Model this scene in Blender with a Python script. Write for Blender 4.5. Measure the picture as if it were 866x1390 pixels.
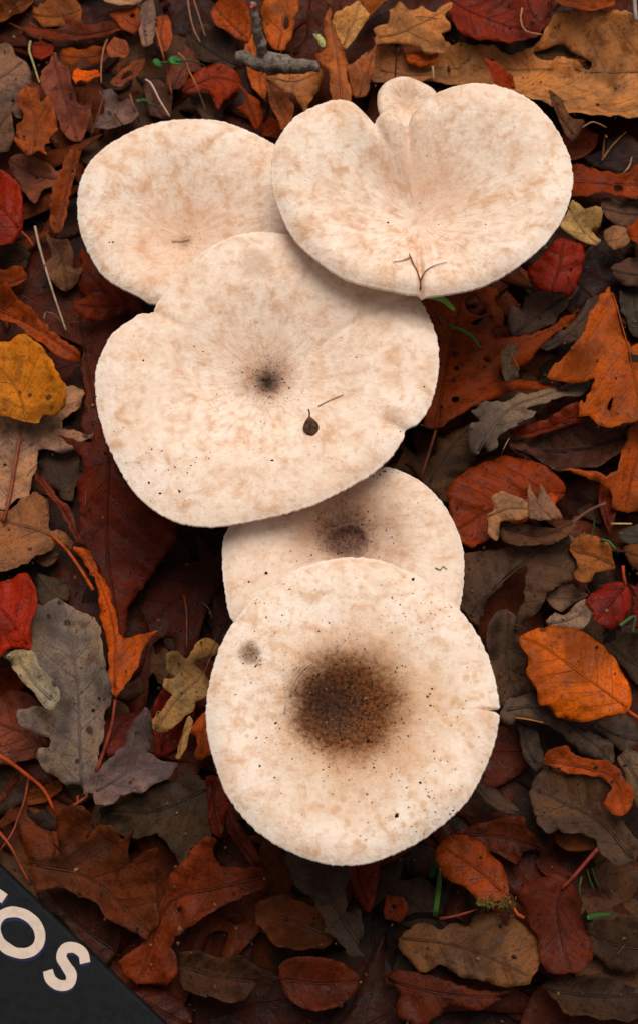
import bpy, bmesh, math, random
import numpy as np
from mathutils import Vector, noise, geometry
from mathutils.bvhtree import BVHTree

random.seed(7)
scene = bpy.context.scene
for o in list(bpy.data.objects):
    bpy.data.objects.remove(o)
COL = scene.collection

# ------------------------------------------------------------------ camera
TILT = math.radians(18.0)
DIST = 0.95                      # metres from the camera to the middle of the ground in view
FPX = 2500.0                     # focal length in photograph pixels (866 x 1390)
FWD = np.array([0, math.sin(TILT), -math.cos(TILT)])
UPV = np.array([0, math.cos(TILT), math.sin(TILT)])
CAMP = -DIST * FWD
cam = bpy.data.cameras.new('camera')
cam.sensor_fit = 'VERTICAL'
cam.sensor_height = 24.0
cam.lens = 24.0 * FPX / 1390.0
cam.clip_start = 0.02
cam.clip_end = 400.0
cam.dof.use_dof = True
cam.dof.focus_distance = 0.875
cam.dof.aperture_fstop = 9.0
camo = bpy.data.objects.new('camera', cam)
camo.location = CAMP
camo.rotation_euler = (TILT, 0, 0)
COL.objects.link(camo)
scene.camera = camo

# ------------------------------------------------------------------ sky, sun, exposure
SUN_EL = math.radians(66)
SUN_AZ = math.radians(12)        # measured from +Y towards +X
world = bpy.data.worlds.new('World')
scene.world = world
world.use_nodes = True
wn = world.node_tree
wn.nodes.clear()
sky = wn.nodes.new('ShaderNodeTexSky')
sky.sky_type = 'NISHITA'
sky.sun_disc = False
sky.sun_elevation = SUN_EL
sky.sun_rotation = SUN_AZ
sky.dust_density = 6.0
sky.air_density = 1.0
hsv = wn.nodes.new('ShaderNodeHueSaturation')
hsv.inputs['Saturation'].default_value = 0.12      # overcast: the sky is nearly grey
bg = wn.nodes.new('ShaderNodeBackground')
bg.inputs['Strength'].default_value = 0.055
wo = wn.nodes.new('ShaderNodeOutputWorld')
wn.links.new(sky.outputs[0], hsv.inputs['Color'])
wn.links.new(hsv.outputs[0], bg.inputs['Color'])
wn.links.new(bg.outputs[0], wo.inputs['Surface'])

sun = bpy.data.lights.new('sun', 'SUN')
sun.energy = 1.5
sun.angle = math.radians(40)
sun.color = (1.0, 0.94, 0.86)
suno = bpy.data.objects.new('sun', sun)
sdir = Vector((math.sin(SUN_AZ) * math.cos(SUN_EL), math.cos(SUN_AZ) * math.cos(SUN_EL), math.sin(SUN_EL)))
suno.rotation_euler = sdir.to_track_quat('Z', 'Y').to_euler()
suno.location = (0, 0, 3)
COL.objects.link(suno)

vs = scene.view_settings
vs.view_transform = 'Standard'
vs.look = 'None'
vs.gamma = 1.0
vs.use_curve_mapping = False
vs.exposure = 0.42

# ------------------------------------------------------------------ helpers
def lin(c, k=1.0):
    r = []
    for v in c[:3]:
        v = v / 255.0
        r.append((v / 12.92 if v <= 0.04045 else ((v + 0.055) / 1.055) ** 2.4) * k)
    return (r[0], r[1], r[2], 1.0)

def px(x, y, z):
    """point at height z that the photograph shows at pixel x, y"""
    d = FWD + (x - 433.0) / FPX * np.array([1.0, 0, 0]) + (695.0 - y) / FPX * UPV
    t = (z - CAMP[2]) / d[2]
    return CAMP + t * d

def pxs(pts, z):
    return np.array([px(a, b, z) for a, b in pts])

def P(s):
    return [tuple(float(v) for v in w.split(',')) for w in s.split()]

def tag(o, label=None, cat=None, group=None, kind=None):
    if label: o['label'] = label
    if cat: o['category'] = cat
    if group: o['group'] = group
    if kind: o['kind'] = kind
    return o

def mesh_obj(name, verts, faces, mat, parent=None, smooth=True):
    me = bpy.data.meshes.new(name)
    me.from_pydata([tuple(v) for v in verts], [], [tuple(f) for f in faces])
    me.update()
    if smooth:
        me.polygons.foreach_set('use_smooth', [True] * len(me.polygons))
    if mat: me.materials.append(mat)
    o = bpy.data.objects.new(name, me)
    COL.objects.link(o)
    if parent: o.parent = parent
    return o

def empty(name, loc):
    o = bpy.data.objects.new(name, None)
    o.location = loc
    o.empty_display_size = 0.02
    COL.objects.link(o)
    return o

def catmull(pts, closed=True, step=0.002):
    """centripetal Catmull-Rom through 2-D or 3-D points, resampled to about step"""
    p = np.array(pts, float)
    n = len(p)
    out = []
    rng = range(n) if closed else range(n - 1)
    for i in rng:
        if closed:
            a, b, c, d = p[(i - 1) % n], p[i], p[(i + 1) % n], p[(i + 2) % n]
        else:
            b, c = p[i], p[i + 1]
            a = p[i - 1] if i > 0 else 2 * b - c
            d = p[i + 2] if i + 2 < n else 2 * c - b
        t0 = 0.0
        t1 = t0 + max(np.linalg.norm(b - a), 1e-7) ** .5
        t2 = t1 + max(np.linalg.norm(c - b), 1e-7) ** .5
        t3 = t2 + max(np.linalg.norm(d - c), 1e-7) ** .5
        m = max(1, int(round(np.linalg.norm(c - b) / step)))
        for k in range(m):
            t = t1 + (t2 - t1) * k / m
            A1 = (t1 - t) / (t1 - t0) * a + (t - t0) / (t1 - t0) * b
            A2 = (t2 - t) / (t2 - t1) * b + (t - t1) / (t2 - t1) * c
            A3 = (t3 - t) / (t3 - t2) * c + (t - t2) / (t3 - t2) * d
            B1 = (t2 - t) / (t2 - t0) * A1 + (t - t0) / (t2 - t0) * A2
            B2 = (t3 - t) / (t3 - t1) * A2 + (t - t1) / (t3 - t1) * A3
            out.append((t2 - t) / (t2 - t1) * B1 + (t - t1) / (t2 - t1) * B2)
    if not closed: out.append(p[-1])
    return np.array(out)

def inside(poly, q):
    x, y = q[:, 0], q[:, 1]
    res = np.zeros(len(q), bool)
    n = len(poly)
    for i in range(n):
        x1, y1 = poly[i]
        x2, y2 = poly[(i + 1) % n]
        if y1 == y2: continue
        c = ((y1 > y) != (y2 > y)) & (x < (x2 - x1) * (y - y1) / (y2 - y1) + x1)
        res ^= c
    return res

def seg_dist(poly, q, closed=True):
    """distance from points q to a polyline, arc length and side of the nearest spot"""
    n = len(poly)
    best = np.full(len(q), 1e9)
    arc = np.zeros(len(q))
    side = np.ones(len(q))
    s0 = 0.0
    for i in range(n if closed else n - 1):
        a, b = poly[i], poly[(i + 1) % n]
        ab = b - a
        L2 = max(ab @ ab, 1e-12)
        t = ((q - a) @ ab) / L2
        tc = np.clip(t, 0, 1)
        dd = q - (a + tc[:, None] * ab)
        d = np.hypot(dd[:, 0], dd[:, 1])
        m = d < best
        best[m] = d[m]
        L = L2 ** .5
        tt = tc.copy()
        if not closed:
            if i == 0: tt = np.minimum(t, 1)
            if i == n - 2: tt = np.maximum(tt, t) if i else t
        arc[m] = (s0 + tt * L)[m]
        cr = ab[0] * (q[:, 1] - a[1]) - ab[1] * (q[:, 0] - a[0])
        side[m] = np.sign(cr)[m]
        s0 += L
    return best, arc, side

def tube(pts, radii, seg=6, cap=True):
    """verts and faces of a round tapering tube through 3-D points"""
    pts = np.array(pts, float)
    n = len(pts)
    if np.isscalar(radii): radii = [radii] * n
    tang = np.gradient(pts, axis=0)
    tang /= np.maximum(np.linalg.norm(tang, axis=1), 1e-9)[:, None]
    up = np.array([0.13, 0.21, 1.0])
    v, f = [], []
    for i in range(n):
        u = np.cross(up, tang[i])
        if np.linalg.norm(u) < 1e-3: u = np.cross([1.0, 0, 0], tang[i])
        u /= np.linalg.norm(u)
        w = np.cross(tang[i], u)
        for k in range(seg):
            a = 2 * math.pi * k / seg
            v.append(pts[i] + radii[i] * (math.cos(a) * u + math.sin(a) * w))
    for i in range(n - 1):
        for k in range(seg):
            f.append((i * seg + k, i * seg + (k + 1) % seg, (i + 1) * seg + (k + 1) % seg, (i + 1) * seg + k))
    if cap:
        f.append(tuple(range(seg - 1, -1, -1)))
        f.append(tuple((n - 1) * seg + k for k in range(seg)))
    return v, f

def merge(parts):
    V, F = [], []
    for v, f in parts:
        o = len(V)
        V.extend(v)
        F.extend([tuple(i + o for i in t) for t in f])
    return V, F

def nz(x, y, z, s):
    return noise.noise(Vector((x * s, y * s, z)))

# ------------------------------------------------------------------ node helper
class NT:
    def __init__(self, name):
        self.m = bpy.data.materials.new(name)
        self.m.use_nodes = True
        self.t = self.m.node_tree
        self.t.nodes.clear()
        self.out = self.t.nodes.new('ShaderNodeOutputMaterial')
        self.b = self.t.nodes.new('ShaderNodeBsdfPrincipled')
        self.t.links.new(self.b.outputs[0], self.out.inputs[0])
    def put(self, sock, v):
        if isinstance(v, bpy.types.NodeSocket): self.t.links.new(v, sock)
        elif v is not None: sock.default_value = v
    def n(self, typ, **kw):
        nd = self.t.nodes.new(typ)
        for k, v in kw.items(): setattr(nd, k, v)
        return nd
    def math(self, op, a, b=None, c=None, clamp=False):
        nd = self.n('ShaderNodeMath', operation=op, use_clamp=clamp)
        self.put(nd.inputs[0], a)
        if b is not None: self.put(nd.inputs[1], b)
        if c is not None: self.put(nd.inputs[2], c)
        return nd.outputs[0]
    def vm(self, op, a, b=None, s=None):
        nd = self.n('ShaderNodeVectorMath', operation=op)
        self.put(nd.inputs[0], a)
        if b is not None: self.put(nd.inputs[1], b)
        if s is not None: self.put(nd.inputs['Scale'], s)
        return nd.outputs[1] if op in ('LENGTH', 'DISTANCE', 'DOT_PRODUCT') else nd.outputs[0]
    def noise(self, vec, scale, detail=4, rough=.55, dist=0.0):
        nd = self.n('ShaderNodeTexNoise')
        self.put(nd.inputs['Vector'], vec)
        nd.inputs['Scale'].default_value = scale
        nd.inputs['Detail'].default_value = detail
        nd.inputs['Roughness'].default_value = rough
        nd.inputs['Distortion'].default_value = dist
        return nd.outputs[0]
    def vor(self, vec, scale, feature='F1', rnd=1.0):
        nd = self.n('ShaderNodeTexVoronoi', feature=feature)
        self.put(nd.inputs['Vector'], vec)
        nd.inputs['Scale'].default_value = scale
        nd.inputs['Randomness'].default_value = rnd
        return nd
    def rng(self, v, a, b, c=0.0, d=1.0, smooth=True):
        nd = self.n('ShaderNodeMapRange')
        nd.interpolation_type = 'SMOOTHSTEP' if smooth else 'LINEAR'
        self.put(nd.inputs[0], v)
        for i, q in enumerate((a, b, c, d)): self.put(nd.inputs[i + 1], q)
        return nd.outputs[0]
    def mix(self, fac, a, b, mode='MIX'):
        nd = self.n('ShaderNodeMix', data_type='RGBA', blend_type=mode)
        self.put(nd.inputs[0], fac)
        self.put(nd.inputs[6], a)
        self.put(nd.inputs[7], b)
        return nd.outputs[2]
    def ramp(self, fac, stops):
        nd = self.n('ShaderNodeValToRGB')
        e = nd.color_ramp.elements
        while len(e) < len(stops): e.new(0.5)
        for i, (p, c) in enumerate(stops):
            e[i].position = p
            e[i].color = c
        self.put(nd.inputs[0], fac)
        return nd.outputs[0]
    def bump(self, h, strength, dist):
        nd = self.n('ShaderNodeBump')
        nd.inputs['Strength'].default_value = strength
        nd.inputs['Distance'].default_value = dist
        self.put(nd.inputs['Height'], h)
        self.t.links.new(nd.outputs[0], self.b.inputs['Normal'])

# ------------------------------------------------------------------ materials
def leaf_material(name, freq, slant, rough, stuff=False, spec=.05):
    m = NT(name)
    oi = m.n('ShaderNodeObjectInfo')
    tc = m.n('ShaderNodeTexCoord')
    if stuff:
        ge = m.n('ShaderNodeNewGeometry')
        rnd = ge.outputs['Random Per Island']
        base = m.ramp(rnd, [(0.0, lin((26, 16, 13))), (0.3, lin((44, 25, 19))), (0.55, lin((54, 42, 37))),
                            (0.75, lin((72, 34, 19))), (1.0, lin((88, 46, 24)))])
    else:
        rnd = oi.outputs['Random']
        base = oi.outputs['Color']
    off = m.n('ShaderNodeCombineXYZ')
    m.put(off.inputs[0], m.math('MULTIPLY', rnd, 37.0))
    m.put(off.inputs[1], m.math('MULTIPLY', rnd, 91.0))
    co = m.vm('ADD', tc.outputs['Object'], off.outputs[0])
    n1 = m.noise(co, 38, 5, .6, .3)
    n2 = m.noise(co, 150, 5, .65)
    n3 = m.noise(co, 650, 3, .6)
    dark = m.mix(1.0, base, (0.32, 0.27, 0.24, 1), 'MULTIPLY')
    warm = m.mix(1.0, base, (1.32, 1.10, 0.80, 1), 'MULTIPLY')
    grey = m.mix(0.55, base, (0.092, 0.066, 0.056, 1))
    c = m.mix(m.rng(n1, .40, .64), base, warm)
    c = m.mix(m.rng(n1, .50, .30, 0, .75), c, dark)
    c = m.mix(m.rng(m.noise(co, 24, 4, .6, .5), .55, .70, 0, .55 if slant == .75 else .12), c, grey)
    c = m.mix(m.rng(n2, .52, .30, 0, .70), c, dark)
    c = m.mix(m.rng(n2, .58, .72, 0, .35), c, m.mix(1.0, c, (1.6, 1.45, 1.35, 1), 'MULTIPLY'))
    c = m.mix(m.rng(m.noise(co, 15, 4, .65, .4), .50, .66, 0, .62), c, dark)
    # veins from the leaf's own along / across coordinates
    uv = m.n('ShaderNodeUVMap', uv_map='leaf')
    sp = m.n('ShaderNodeSeparateXYZ')
    m.put(sp.inputs[0], uv.outputs[0])
    av = m.math('ABSOLUTE', sp.outputs[1])
    wob = m.math('MULTIPLY', m.math('SUBTRACT', m.noise(co, 60, 2), .5), .006)
    s = m.math('MULTIPLY', m.math('ADD', m.math('SUBTRACT', sp.outputs[0], m.math('MULTIPLY', av, slant)), wob), freq)
    fr = m.math('ABSOLUTE', m.math('SUBTRACT', m.math('FRACT', s), .5))
    side = m.rng(fr, 0.010 + .00055 * freq * .35, .000 + .0002 * freq, 0, 1)
    mid = m.rng(av, .0011, .0003, 0, 1)
    vein = m.math('MAXIMUM', m.math('MULTIPLY', side, .55), mid)
    net = m.vor(co, 420, 'DISTANCE_TO_EDGE').outputs['Distance']
    netl = m.rng(net, .0, .10, 1, 0)
    c = m.mix(m.math('MULTIPLY', netl, .08), c, dark)
    c = m.mix(m.math('MULTIPLY', vein, .40), c, m.mix(.6, dark, base))
    # decay spots
    v1 = m.vor(m.vm('ADD', co, m.vm('SCALE', m.n('ShaderNodeTexNoise').outputs[1], s=.004)), 95)
    sz = m.math('MULTIPLY', m.rng(m.noise(co, 30, 2), .50, .68), .23)
    spot = m.math('MULTIPLY', m.rng(v1.outputs['Distance'], sz, m.math('MULTIPLY', sz, .55), 0, 1), .8)
    c = m.mix(spot, c, (0.012, 0.008, 0.006, 1))
    c = m.mix(m.rng(n3, .50, .36, 0, .45), c, dark)
    c = m.mix(m.rng(n3, .66, .74, 0, .6), c, (0.010, 0.007, 0.006, 1))
    m.put(m.b.inputs['Base Color'], c)
    m.put(m.b.inputs['Roughness'], m.rng(n2, .35, .65, rough - .22, rough + .16))
    m.b.inputs['Specular IOR Level'].default_value = spec
    h = m.math('ADD', m.math('MULTIPLY', n2, .55), m.math('MULTIPLY', n3, .22))
    h = m.math('ADD', h, m.math('MULTIPLY', netl, -.05))
    h = m.math('ADD', h, m.math('MULTIPLY', vein, -.35))
    h = m.math('ADD', h, m.math('MULTIPLY', fr, .45))
    m.bump(h, .9, .0011)
    return m.m

M = {}
M['o'] = leaf_material('oak_leaf_skin', 95, .75, .58)
M['r'] = leaf_material('red_oak_leaf_skin', 62, .95, .50, spec=.07)
M['b'] = leaf_material('beech_leaf_skin', 120, .60, .46, spec=.07)
M['f'] = leaf_material('leaf_scrap_skin', 80, .7, .58)
M['stuff'] = leaf_material('buried_litter_skin', 80, .7, .62, True)

def plain(name, col, rough=.6, var=.4, scale=120, bump=.4, bd=.0006, obcol=False, spec=.15):
    m = NT(name)
    tc = m.n('ShaderNodeTexCoord')
    base = m.n('ShaderNodeObjectInfo').outputs['Color'] if obcol else lin(col)
    n1 = m.noise(tc.outputs['Object'], scale, 5, .6)
    n2 = m.noise(tc.outputs['Object'], scale * 6, 3, .6)
    d = m.mix(1.0, base, (.35, .33, .33, 1), 'MULTIPLY')
    l = m.mix(1.0, base, (1.3, 1.22, 1.15, 1), 'MULTIPLY')
    c = m.mix(m.rng(n1, .55, .30, 0, var * 1.6), base, d)
    c = m.mix(m.rng(n1, .52, .72, 0, var * 1.4), c, l)
    c = m.mix(m.rng(n2, .60, .75, 0, var), c, d)
    m.put(m.b.inputs['Base Color'], c)
    m.b.inputs['Roughness'].default_value = rough
    m.b.inputs['Specular IOR Level'].default_value = spec
    m.bump(m.math('ADD', n1, m.math('MULTIPLY', n2, .4)), bump, bd)
    return m.m

M['stalk'] = plain('leaf_stalk_skin', (150, 70, 38), .45, .5, 140, .4, .0005, True)
M['straw'] = plain('straw_skin', (190, 160, 115), .55, .35, 200, .3, .0004, True)
M['grass'] = plain('grass_skin', (70, 130, 40), .4, .3, 160, .3, .0004, True)
M['crumb'] = plain('soil_crumb_skin', (30, 21, 16), .8, .5, 600, .6, .0003)
M['moss'] = plain('moss_skin', (104, 84, 38), .8, .6, 300, .3, .0004)

# ------------------------------------------------------------------ ground
def soil_material():
    m = NT('soil')
    tc = m.n('ShaderNodeTexCoord')
    n1 = m.noise(tc.outputs['Object'], 9, 6, .65)
    n2 = m.noise(tc.outputs['Object'], 90, 5, .65)
    v = m.vor(tc.outputs['Object'], 16)
    c = m.ramp(n2, [(.25, lin((22, 15, 12))), (.55, lin((44, 29, 22))), (.8, lin((72, 46, 30)))])
    c = m.mix(m.rng(n1, .45, .65, 0, .5), c, m.mix(.5, lin((70, 38, 22)), v.outputs['Color'], 'MULTIPLY'))
    m.put(m.b.inputs['Base Color'], c)
    m.b.inputs['Roughness'].default_value = .9
    m.bump(m.math('ADD', n2, n1), .8, .006)
    return m.m

def build_ground():
    v, f = [], []
    xs = [-60, -20, -6, -2, -1.2] + [i * .04 for i in range(-22, 23)] + [1.2, 2, 6, 20, 60]
    for y in xs:
        for x in xs:
            z = (.006 * nz(x, y, 1.3, 9) + .003 * nz(x, y, 4.3, 30)) if abs(x) < 1.1 and abs(y) < 1.1 else .01 * nz(x, y, 2., .7)
            v.append((x, y, z - .006))
    n = len(xs)
    for j in range(n - 1):
        for i in range(n - 1):
            f.append((j * n + i, j * n + i + 1, (j + 1) * n + i + 1, (j + 1) * n + i))
    tag(mesh_obj('ground', v, f, soil_material()), kind='structure')
build_ground()

# ------------------------------------------------------------------ heights of what already lies on the ground
CELL = .003
HX, HY = -.45, -.48
HW, HH = 300, 380
HM = np.full((HH, HW), 0.004)

def hcell(x, y):
    i = np.clip(((np.asarray(x) - HX) / CELL).astype(int), 0, HW - 1)
    j = np.clip(((np.asarray(y) - HY) / CELL).astype(int), 0, HH - 1)
    return j, i

def hget(x, y): return HM[hcell(x, y)]

def hput(x, y, z):
    j, i = hcell(x, y)
    np.maximum.at(HM, (j, i), z)
    # fill the gaps between mesh points
    for dj, di in ((1, 0), (0, 1), (1, 1)):
        np.maximum.at(HM, (np.minimum(j + dj, HH - 1), np.minimum(i + di, HW - 1)), z - .0004)

# ------------------------------------------------------------------ leaf outlines by kind, unit length, stalk end at 0
def kind_outline(kind, rnd):
    if kind == 'b':
        n = 12
        w = rnd.uniform(.26, .33)
        R = [(t, w * math.sin(math.pi * t ** .85) ** .8) for t in [i / n for i in range(1, n)]]
        Lf = [(t, -h * rnd.uniform(.9, 1.08)) for t, h in R[::-1]]
        return [(0, 0)] + R + [(1.0, 0)] + Lf
    if kind == 'o':
        def half(s):
            pts = []
            for k, (t, w) in enumerate([(.18, .10), (.38, .20), (.58, .27), (.77, .20)]):
                w *= rnd.uniform(.85, 1.15)
                pts += [(t - .055, s * w * .8), (t + .01, s * w), (t + .07, s * w * .85), (t + .10, s * w * .42)]
            return pts
        return [(0, 0), (.06, .03)] + half(1) + [(.95, .10), (1.0, 0), (.95, -.10)] + half(-1)[::-1] + [(.06, -.03)]
    if kind == 'r':
        def half(s):
            pts = []
            for t, w in [(.25, .24), (.45, .36), (.66, .30)]:
                w *= rnd.uniform(.85, 1.15)
                pts += [(t - .08, s * .09), (t + .02, s * w * .7), (t + .13, s * w), (t + .07, s * w * .55), (t + .06, s * .10)]
            return pts
        return [(0, 0), (.10, .05)] + half(1) + [(.88, .10), (1.0, 0), (.88, -.10)] + half(-1)[::-1] + [(.10, -.05)]
    n = 11
    return [(.5 + .5 * math.cos(a) * rnd.uniform(.6, 1.0), .36 * math.sin(a) * rnd.uniform(.55, 1.0))
            for a in [2 * math.pi * i / n for i in range(n)]]

VEIN = {'o': (95, .75), 'r': (62, .95), 'b': (120, .60), 'f': (80, .7)}

def leaf_mesh2d(poly, holes, spacing, rnd):
    """triangulate a leaf outline with points inside for bending"""
    q0, q1 = poly.min(0), poly.max(0)
    g = []
    nx = int((q1[0] - q0[0]) / spacing) + 2
    ny = int((q1[1] - q0[1]) / spacing) + 2
    for j in range(ny):
        for i in range(nx):
            g.append((q0[0] + (i + .5 * (j % 2) + rnd.uniform(-.2, .2)) * spacing, q0[1] + (j + rnd.uniform(-.2, .2)) * spacing))
    g = np.array(g)
    d, _, _ = seg_dist(poly, g)
    keep = inside(poly, g) & (d > spacing * .45)
    for h in holes:
        dh, _, _ = seg_dist(h, g)
        keep &= ~inside(h, g) & (dh > spacing * .4)
    g = g[keep]
    verts = [Vector(p) for p in poly]
    edges = [(i, (i + 1) % len(poly)) for i in range(len(poly))]
    for h in holes:
        o = len(verts)
        verts += [Vector(p) for p in h]
        edges += [(o + i, o + (i + 1) % len(h)) for i in range(len(h))]
    verts += [Vector(p) for p in g]
    r = geometry.delaunay_2d_cdt(verts, edges, [], 0, 1e-7)
    V = np.array([tuple(v) for v in r[0]])
    F = np.array([t for t in r[2] if len(t) == 3])
    cen = V[F].mean(axis=1)
    ok = inside(poly, cen)
    for h in holes: ok &= ~inside(h, cen)
    return V, F[ok]

def relief(V, poly, mid, cls, rnd, amp, cup=None, tilt=None):
    """height of a dry leaf over its own plane, and its along / across coordinates"""
    dm, arc, side = seg_dist(mid, V, closed=False)
    db, _, _ = seg_dist(poly, V)
    size = float(np.ptp(poly, axis=0).max())
    W = max(dm.max(), .004)
    freq, slant = VEIN[cls]
    cup = rnd.uniform(-.30, .42) if cup is None else cup
    bend = rnd.uniform(-.9, .9)
    fold = rnd.uniform(-.08, .24)
    sd = rnd.uniform(0, 90)
    tx, ty = tilt if tilt else (rnd.uniform(-.11, .11), rnd.uniform(-.11, .11))
    L = max(arc.max() - arc.min(), .01)
    c = V - V.mean(0)
    t = (arc - arc.min()) / L - .5
    z = tx * c[:, 0] + ty * c[:, 1]
    z += amp * (cup * W * (dm / W) ** 2 + fold * dm + bend * L * .12 * (t * t - .08))
    ph = (arc - slant * dm) * freq
    z += amp * .0006 * (np.abs((ph % 1) - .5) * 4 - 1) * np.clip(dm / W * 2, 0, 1)
    for i in range(len(V)):
        x, y = V[i]
        z[i] += amp * (.0040 * nz(x, y, sd, 17) + .0011 * nz(x, y, sd + 5, 52) + .0003 * nz(x, y, sd + 9, 160))
        z[i] += amp * math.exp(-db[i] / .0045) * .0026 * nz(x, y, sd + 20, 32)
    return z, np.stack([arc, dm * side], 1)

def set_uv(me, uv):
    lay = me.uv_layers.new(name='leaf')
    idx = np.zeros(len(me.loops), int)
    me.loops.foreach_get('vertex_index', idx)
    lay.data.foreach_set('uv', uv[idx].astype(np.float32).ravel())

def solid(o, t=.00022):
    md = o.modifiers.new('thickness', 'SOLIDIFY')
    md.thickness = t
    md.offset = -1

# ------------------------------------------------------------------ litter nobody could count: one joined mesh
def build_litter():
    rnd = random.Random(11)
    tem = []
    for k in range(10):
        kind = 'orbofrofbo'[k]
        poly = np.array(kind_outline(kind, rnd))
        poly = catmull(poly * .1, True, .009)
        V, F = leaf_mesh2d(poly, [], .012, rnd)
        mid = np.array([(0., 0.), (.05, 0.003), (.1, 0.)])
        z, uv = relief(V, poly, mid, kind, rnd, 1.5)
        tem.append((np.column_stack([V - V.mean(0), z - z.mean()]), F, uv))
    Vs, Fs, Us = [], [], []
    base = 0
    spots = []
    for i in range(1500):
        spots.append((rnd.uniform(-.62, .62), rnd.uniform(-.62, .86), 0))
    for i in range(900):
        x, y = rnd.uniform(-.75, .75), rnd.uniform(-.75, 1.0)
        fr = .20 + .10 * (y + .25)
        if abs(x) < fr + .035 and -.29 < y < .345: continue      # in view the leaves are single objects
        spots.append((x, y, 1))
    for x, y, up in spots:
        T, F, U = tem[rnd.randrange(10)]
        s = rnd.uniform(.55, 1.15)
        a = rnd.uniform(0, 2 * math.pi)
        tx, ty = rnd.uniform(-.22, .22), rnd.uniform(-.22, .22)
        X = (T[:, 0] * math.cos(a) - T[:, 1] * math.sin(a)) * s
        Y = (T[:, 0] * math.sin(a) + T[:, 1] * math.cos(a)) * s
        Z = T[:, 2] * s + tx * X + ty * Y
        X += x
        Y += y
        Z += rnd.uniform(.002, .011) + (rnd.uniform(.006, .026) if up else 0)
        Vs.append(np.column_stack([X, Y, Z]))
        Fs.append(F + base)
        Us.append(U)
        base += len(T)
        if abs(x) < .4 and -.45 < y < .6: hput(X, Y, np.minimum(Z, .016))
    V, F, U = np.vstack(Vs), np.vstack(Fs), np.vstack(Us)
    me = bpy.data.meshes.new('leaf_litter')
    me.from_pydata(V.tolist(), [], F.tolist())
    me.polygons.foreach_set('use_smooth', [True] * len(me.polygons))
    set_uv(me, U)
    me.materials.append(M['stuff'])
    o = bpy.data.objects.new('leaf_litter', me)
    COL.objects.link(o)
    tag(o, 'thick bed of dark rotting leaves under everything', 'leaf litter', kind='stuff')
build_litter()

# ------------------------------------------------------------------ half-buried leaves that show in the gaps
BURIED = []
TRACED = []
def build_buried():
    rnd = random.Random(5)
    NM = {'o': 'oak_leaf', 'r': 'red_oak_leaf', 'b': 'beech_leaf', 'f': 'leaf_scrap'}
    kinds = [('o', .115, (62, 44, 37), 'dark grey-brown lobed leaf'),
             ('r', .160, (92, 38, 20), 'dark rust pointed-lobed leaf'),
             ('b', .080, (96, 46, 24), 'dark brown oval leaf'),
             ('r', .140, (68, 32, 22), 'blackish brown pointed-lobed leaf'),
             ('o', .105, (104, 70, 48), 'pale brown lobed leaf'),
             ('r', .150, (118, 54, 24), 'dull orange pointed-lobed leaf')]
    tem = []
    for ki, (k, L, col, lab) in enumerate(kinds):
        for v in range(3):
            poly = catmull(np.array(kind_outline(k, rnd)) * L, True, .0028)
            V, F = leaf_mesh2d(poly, [], .0042, rnd)
            mid = np.array([(0., 0.), (L * .5, L * .03), (L, 0.)])
            z, uv = relief(V, poly, mid, k, rnd, .75, tilt=(0, 0))
            c = V.mean(0)
            v3 = np.column_stack([V - c, z - z.mean()])
            me = bpy.data.meshes.new(NM[k])
            me.from_pydata(v3.tolist(), [], F.tolist())
            me.polygons.foreach_set('use_smooth', [True] * len(me.polygons))
            set_uv(me, uv)
            me.materials.append(M[k])
            tem.append((ki, me, v3))
    n = 0
    for j in range(13):
        for i in range(11):
            x = -.215 + (i + rnd.uniform(0, 1)) * .043
            y = -.265 + (j + rnd.uniform(0, 1)) * .0475
            ki, me, v3 = tem[rnd.randrange(len(tem))]
            k, L, col, lab = kinds[ki]
            o = bpy.data.objects.new(me.name, me)
            a = rnd.uniform(0, 2 * math.pi)
            tx, ty = rnd.uniform(-.06, .06), rnd.uniform(-.06, .06)
            # rotation about z then small tilts
            o.rotation_euler = (tx, ty, a)
            R = o.rotation_euler.to_matrix()
            W = v3 @ np.array(R).T
            X, Y = W[:, 0] + x, W[:, 1] + y
            need = hget(X, Y) - W[:, 2]
            z0 = min(float(np.percentile(need, 70)) + .001, .016)
            o.location = (x, y, z0)
            hput(X, Y, W[:, 2] + z0)
            f = rnd.uniform(.75, 1.2)
            o.color = [c * f * .58 for c in lin(col)[:3]] + [1]
            COL.objects.link(o)
            solid(o)
            tag(o, lab, 'leaf', 'leaves half buried in the litter')
            BURIED.append((o, v3, lab))
            n += 1
build_buried()

# ------------------------------------------------------------------ leaves traced from the photograph
NAMES = {'o': 'oak_leaf', 'r': 'red_oak_leaf', 'b': 'beech_leaf', 'f': 'leaf_scrap', 'y': 'yellow_leaf'}

def pca_mid(poly):
    c = poly.mean(0)
    w, v = np.linalg.eigh(np.cov((poly - c).T))
    ax = v[:, 1]
    t = (poly - c) @ ax
    return np.array([c + ax * t.min() * .97, c + ax * (t.min() + t.max()) * .25 + v[:, 0] * .002, c + ax * t.max() * .97])

def leafcol(col, gain=1.0):
    r, g, b = lin(col)[:3]
    l = .3 * r + .6 * g + .1 * b
    k = 1.06 if r > g * 2.6 else 1.0                                   # photographs of wet leaves keep their saturation
    r, g, b = [max(.003, (l + (v - l) * k) * GAIN * gain) for v in (r, g, b)]
    if r < .16 and g / r > .45:                      # dull decayed leaves are a dark warm grey
        r, g, b = r * .90, g * .72, b * .57
    f = min(1.0, max(0.0, (.17 - g / r) / .08))      # deep reds lean towards rust
    return [r * (1 - .06 * f), g * (1 + .12 * f), b, 1]

SHARP = {'o': .4, 'r': .6, 'b': .1, 'f': .8}
GAIN = .72

LEAVES = []
def leaf(*a, **k): LEAVES.append((a, k))

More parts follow.
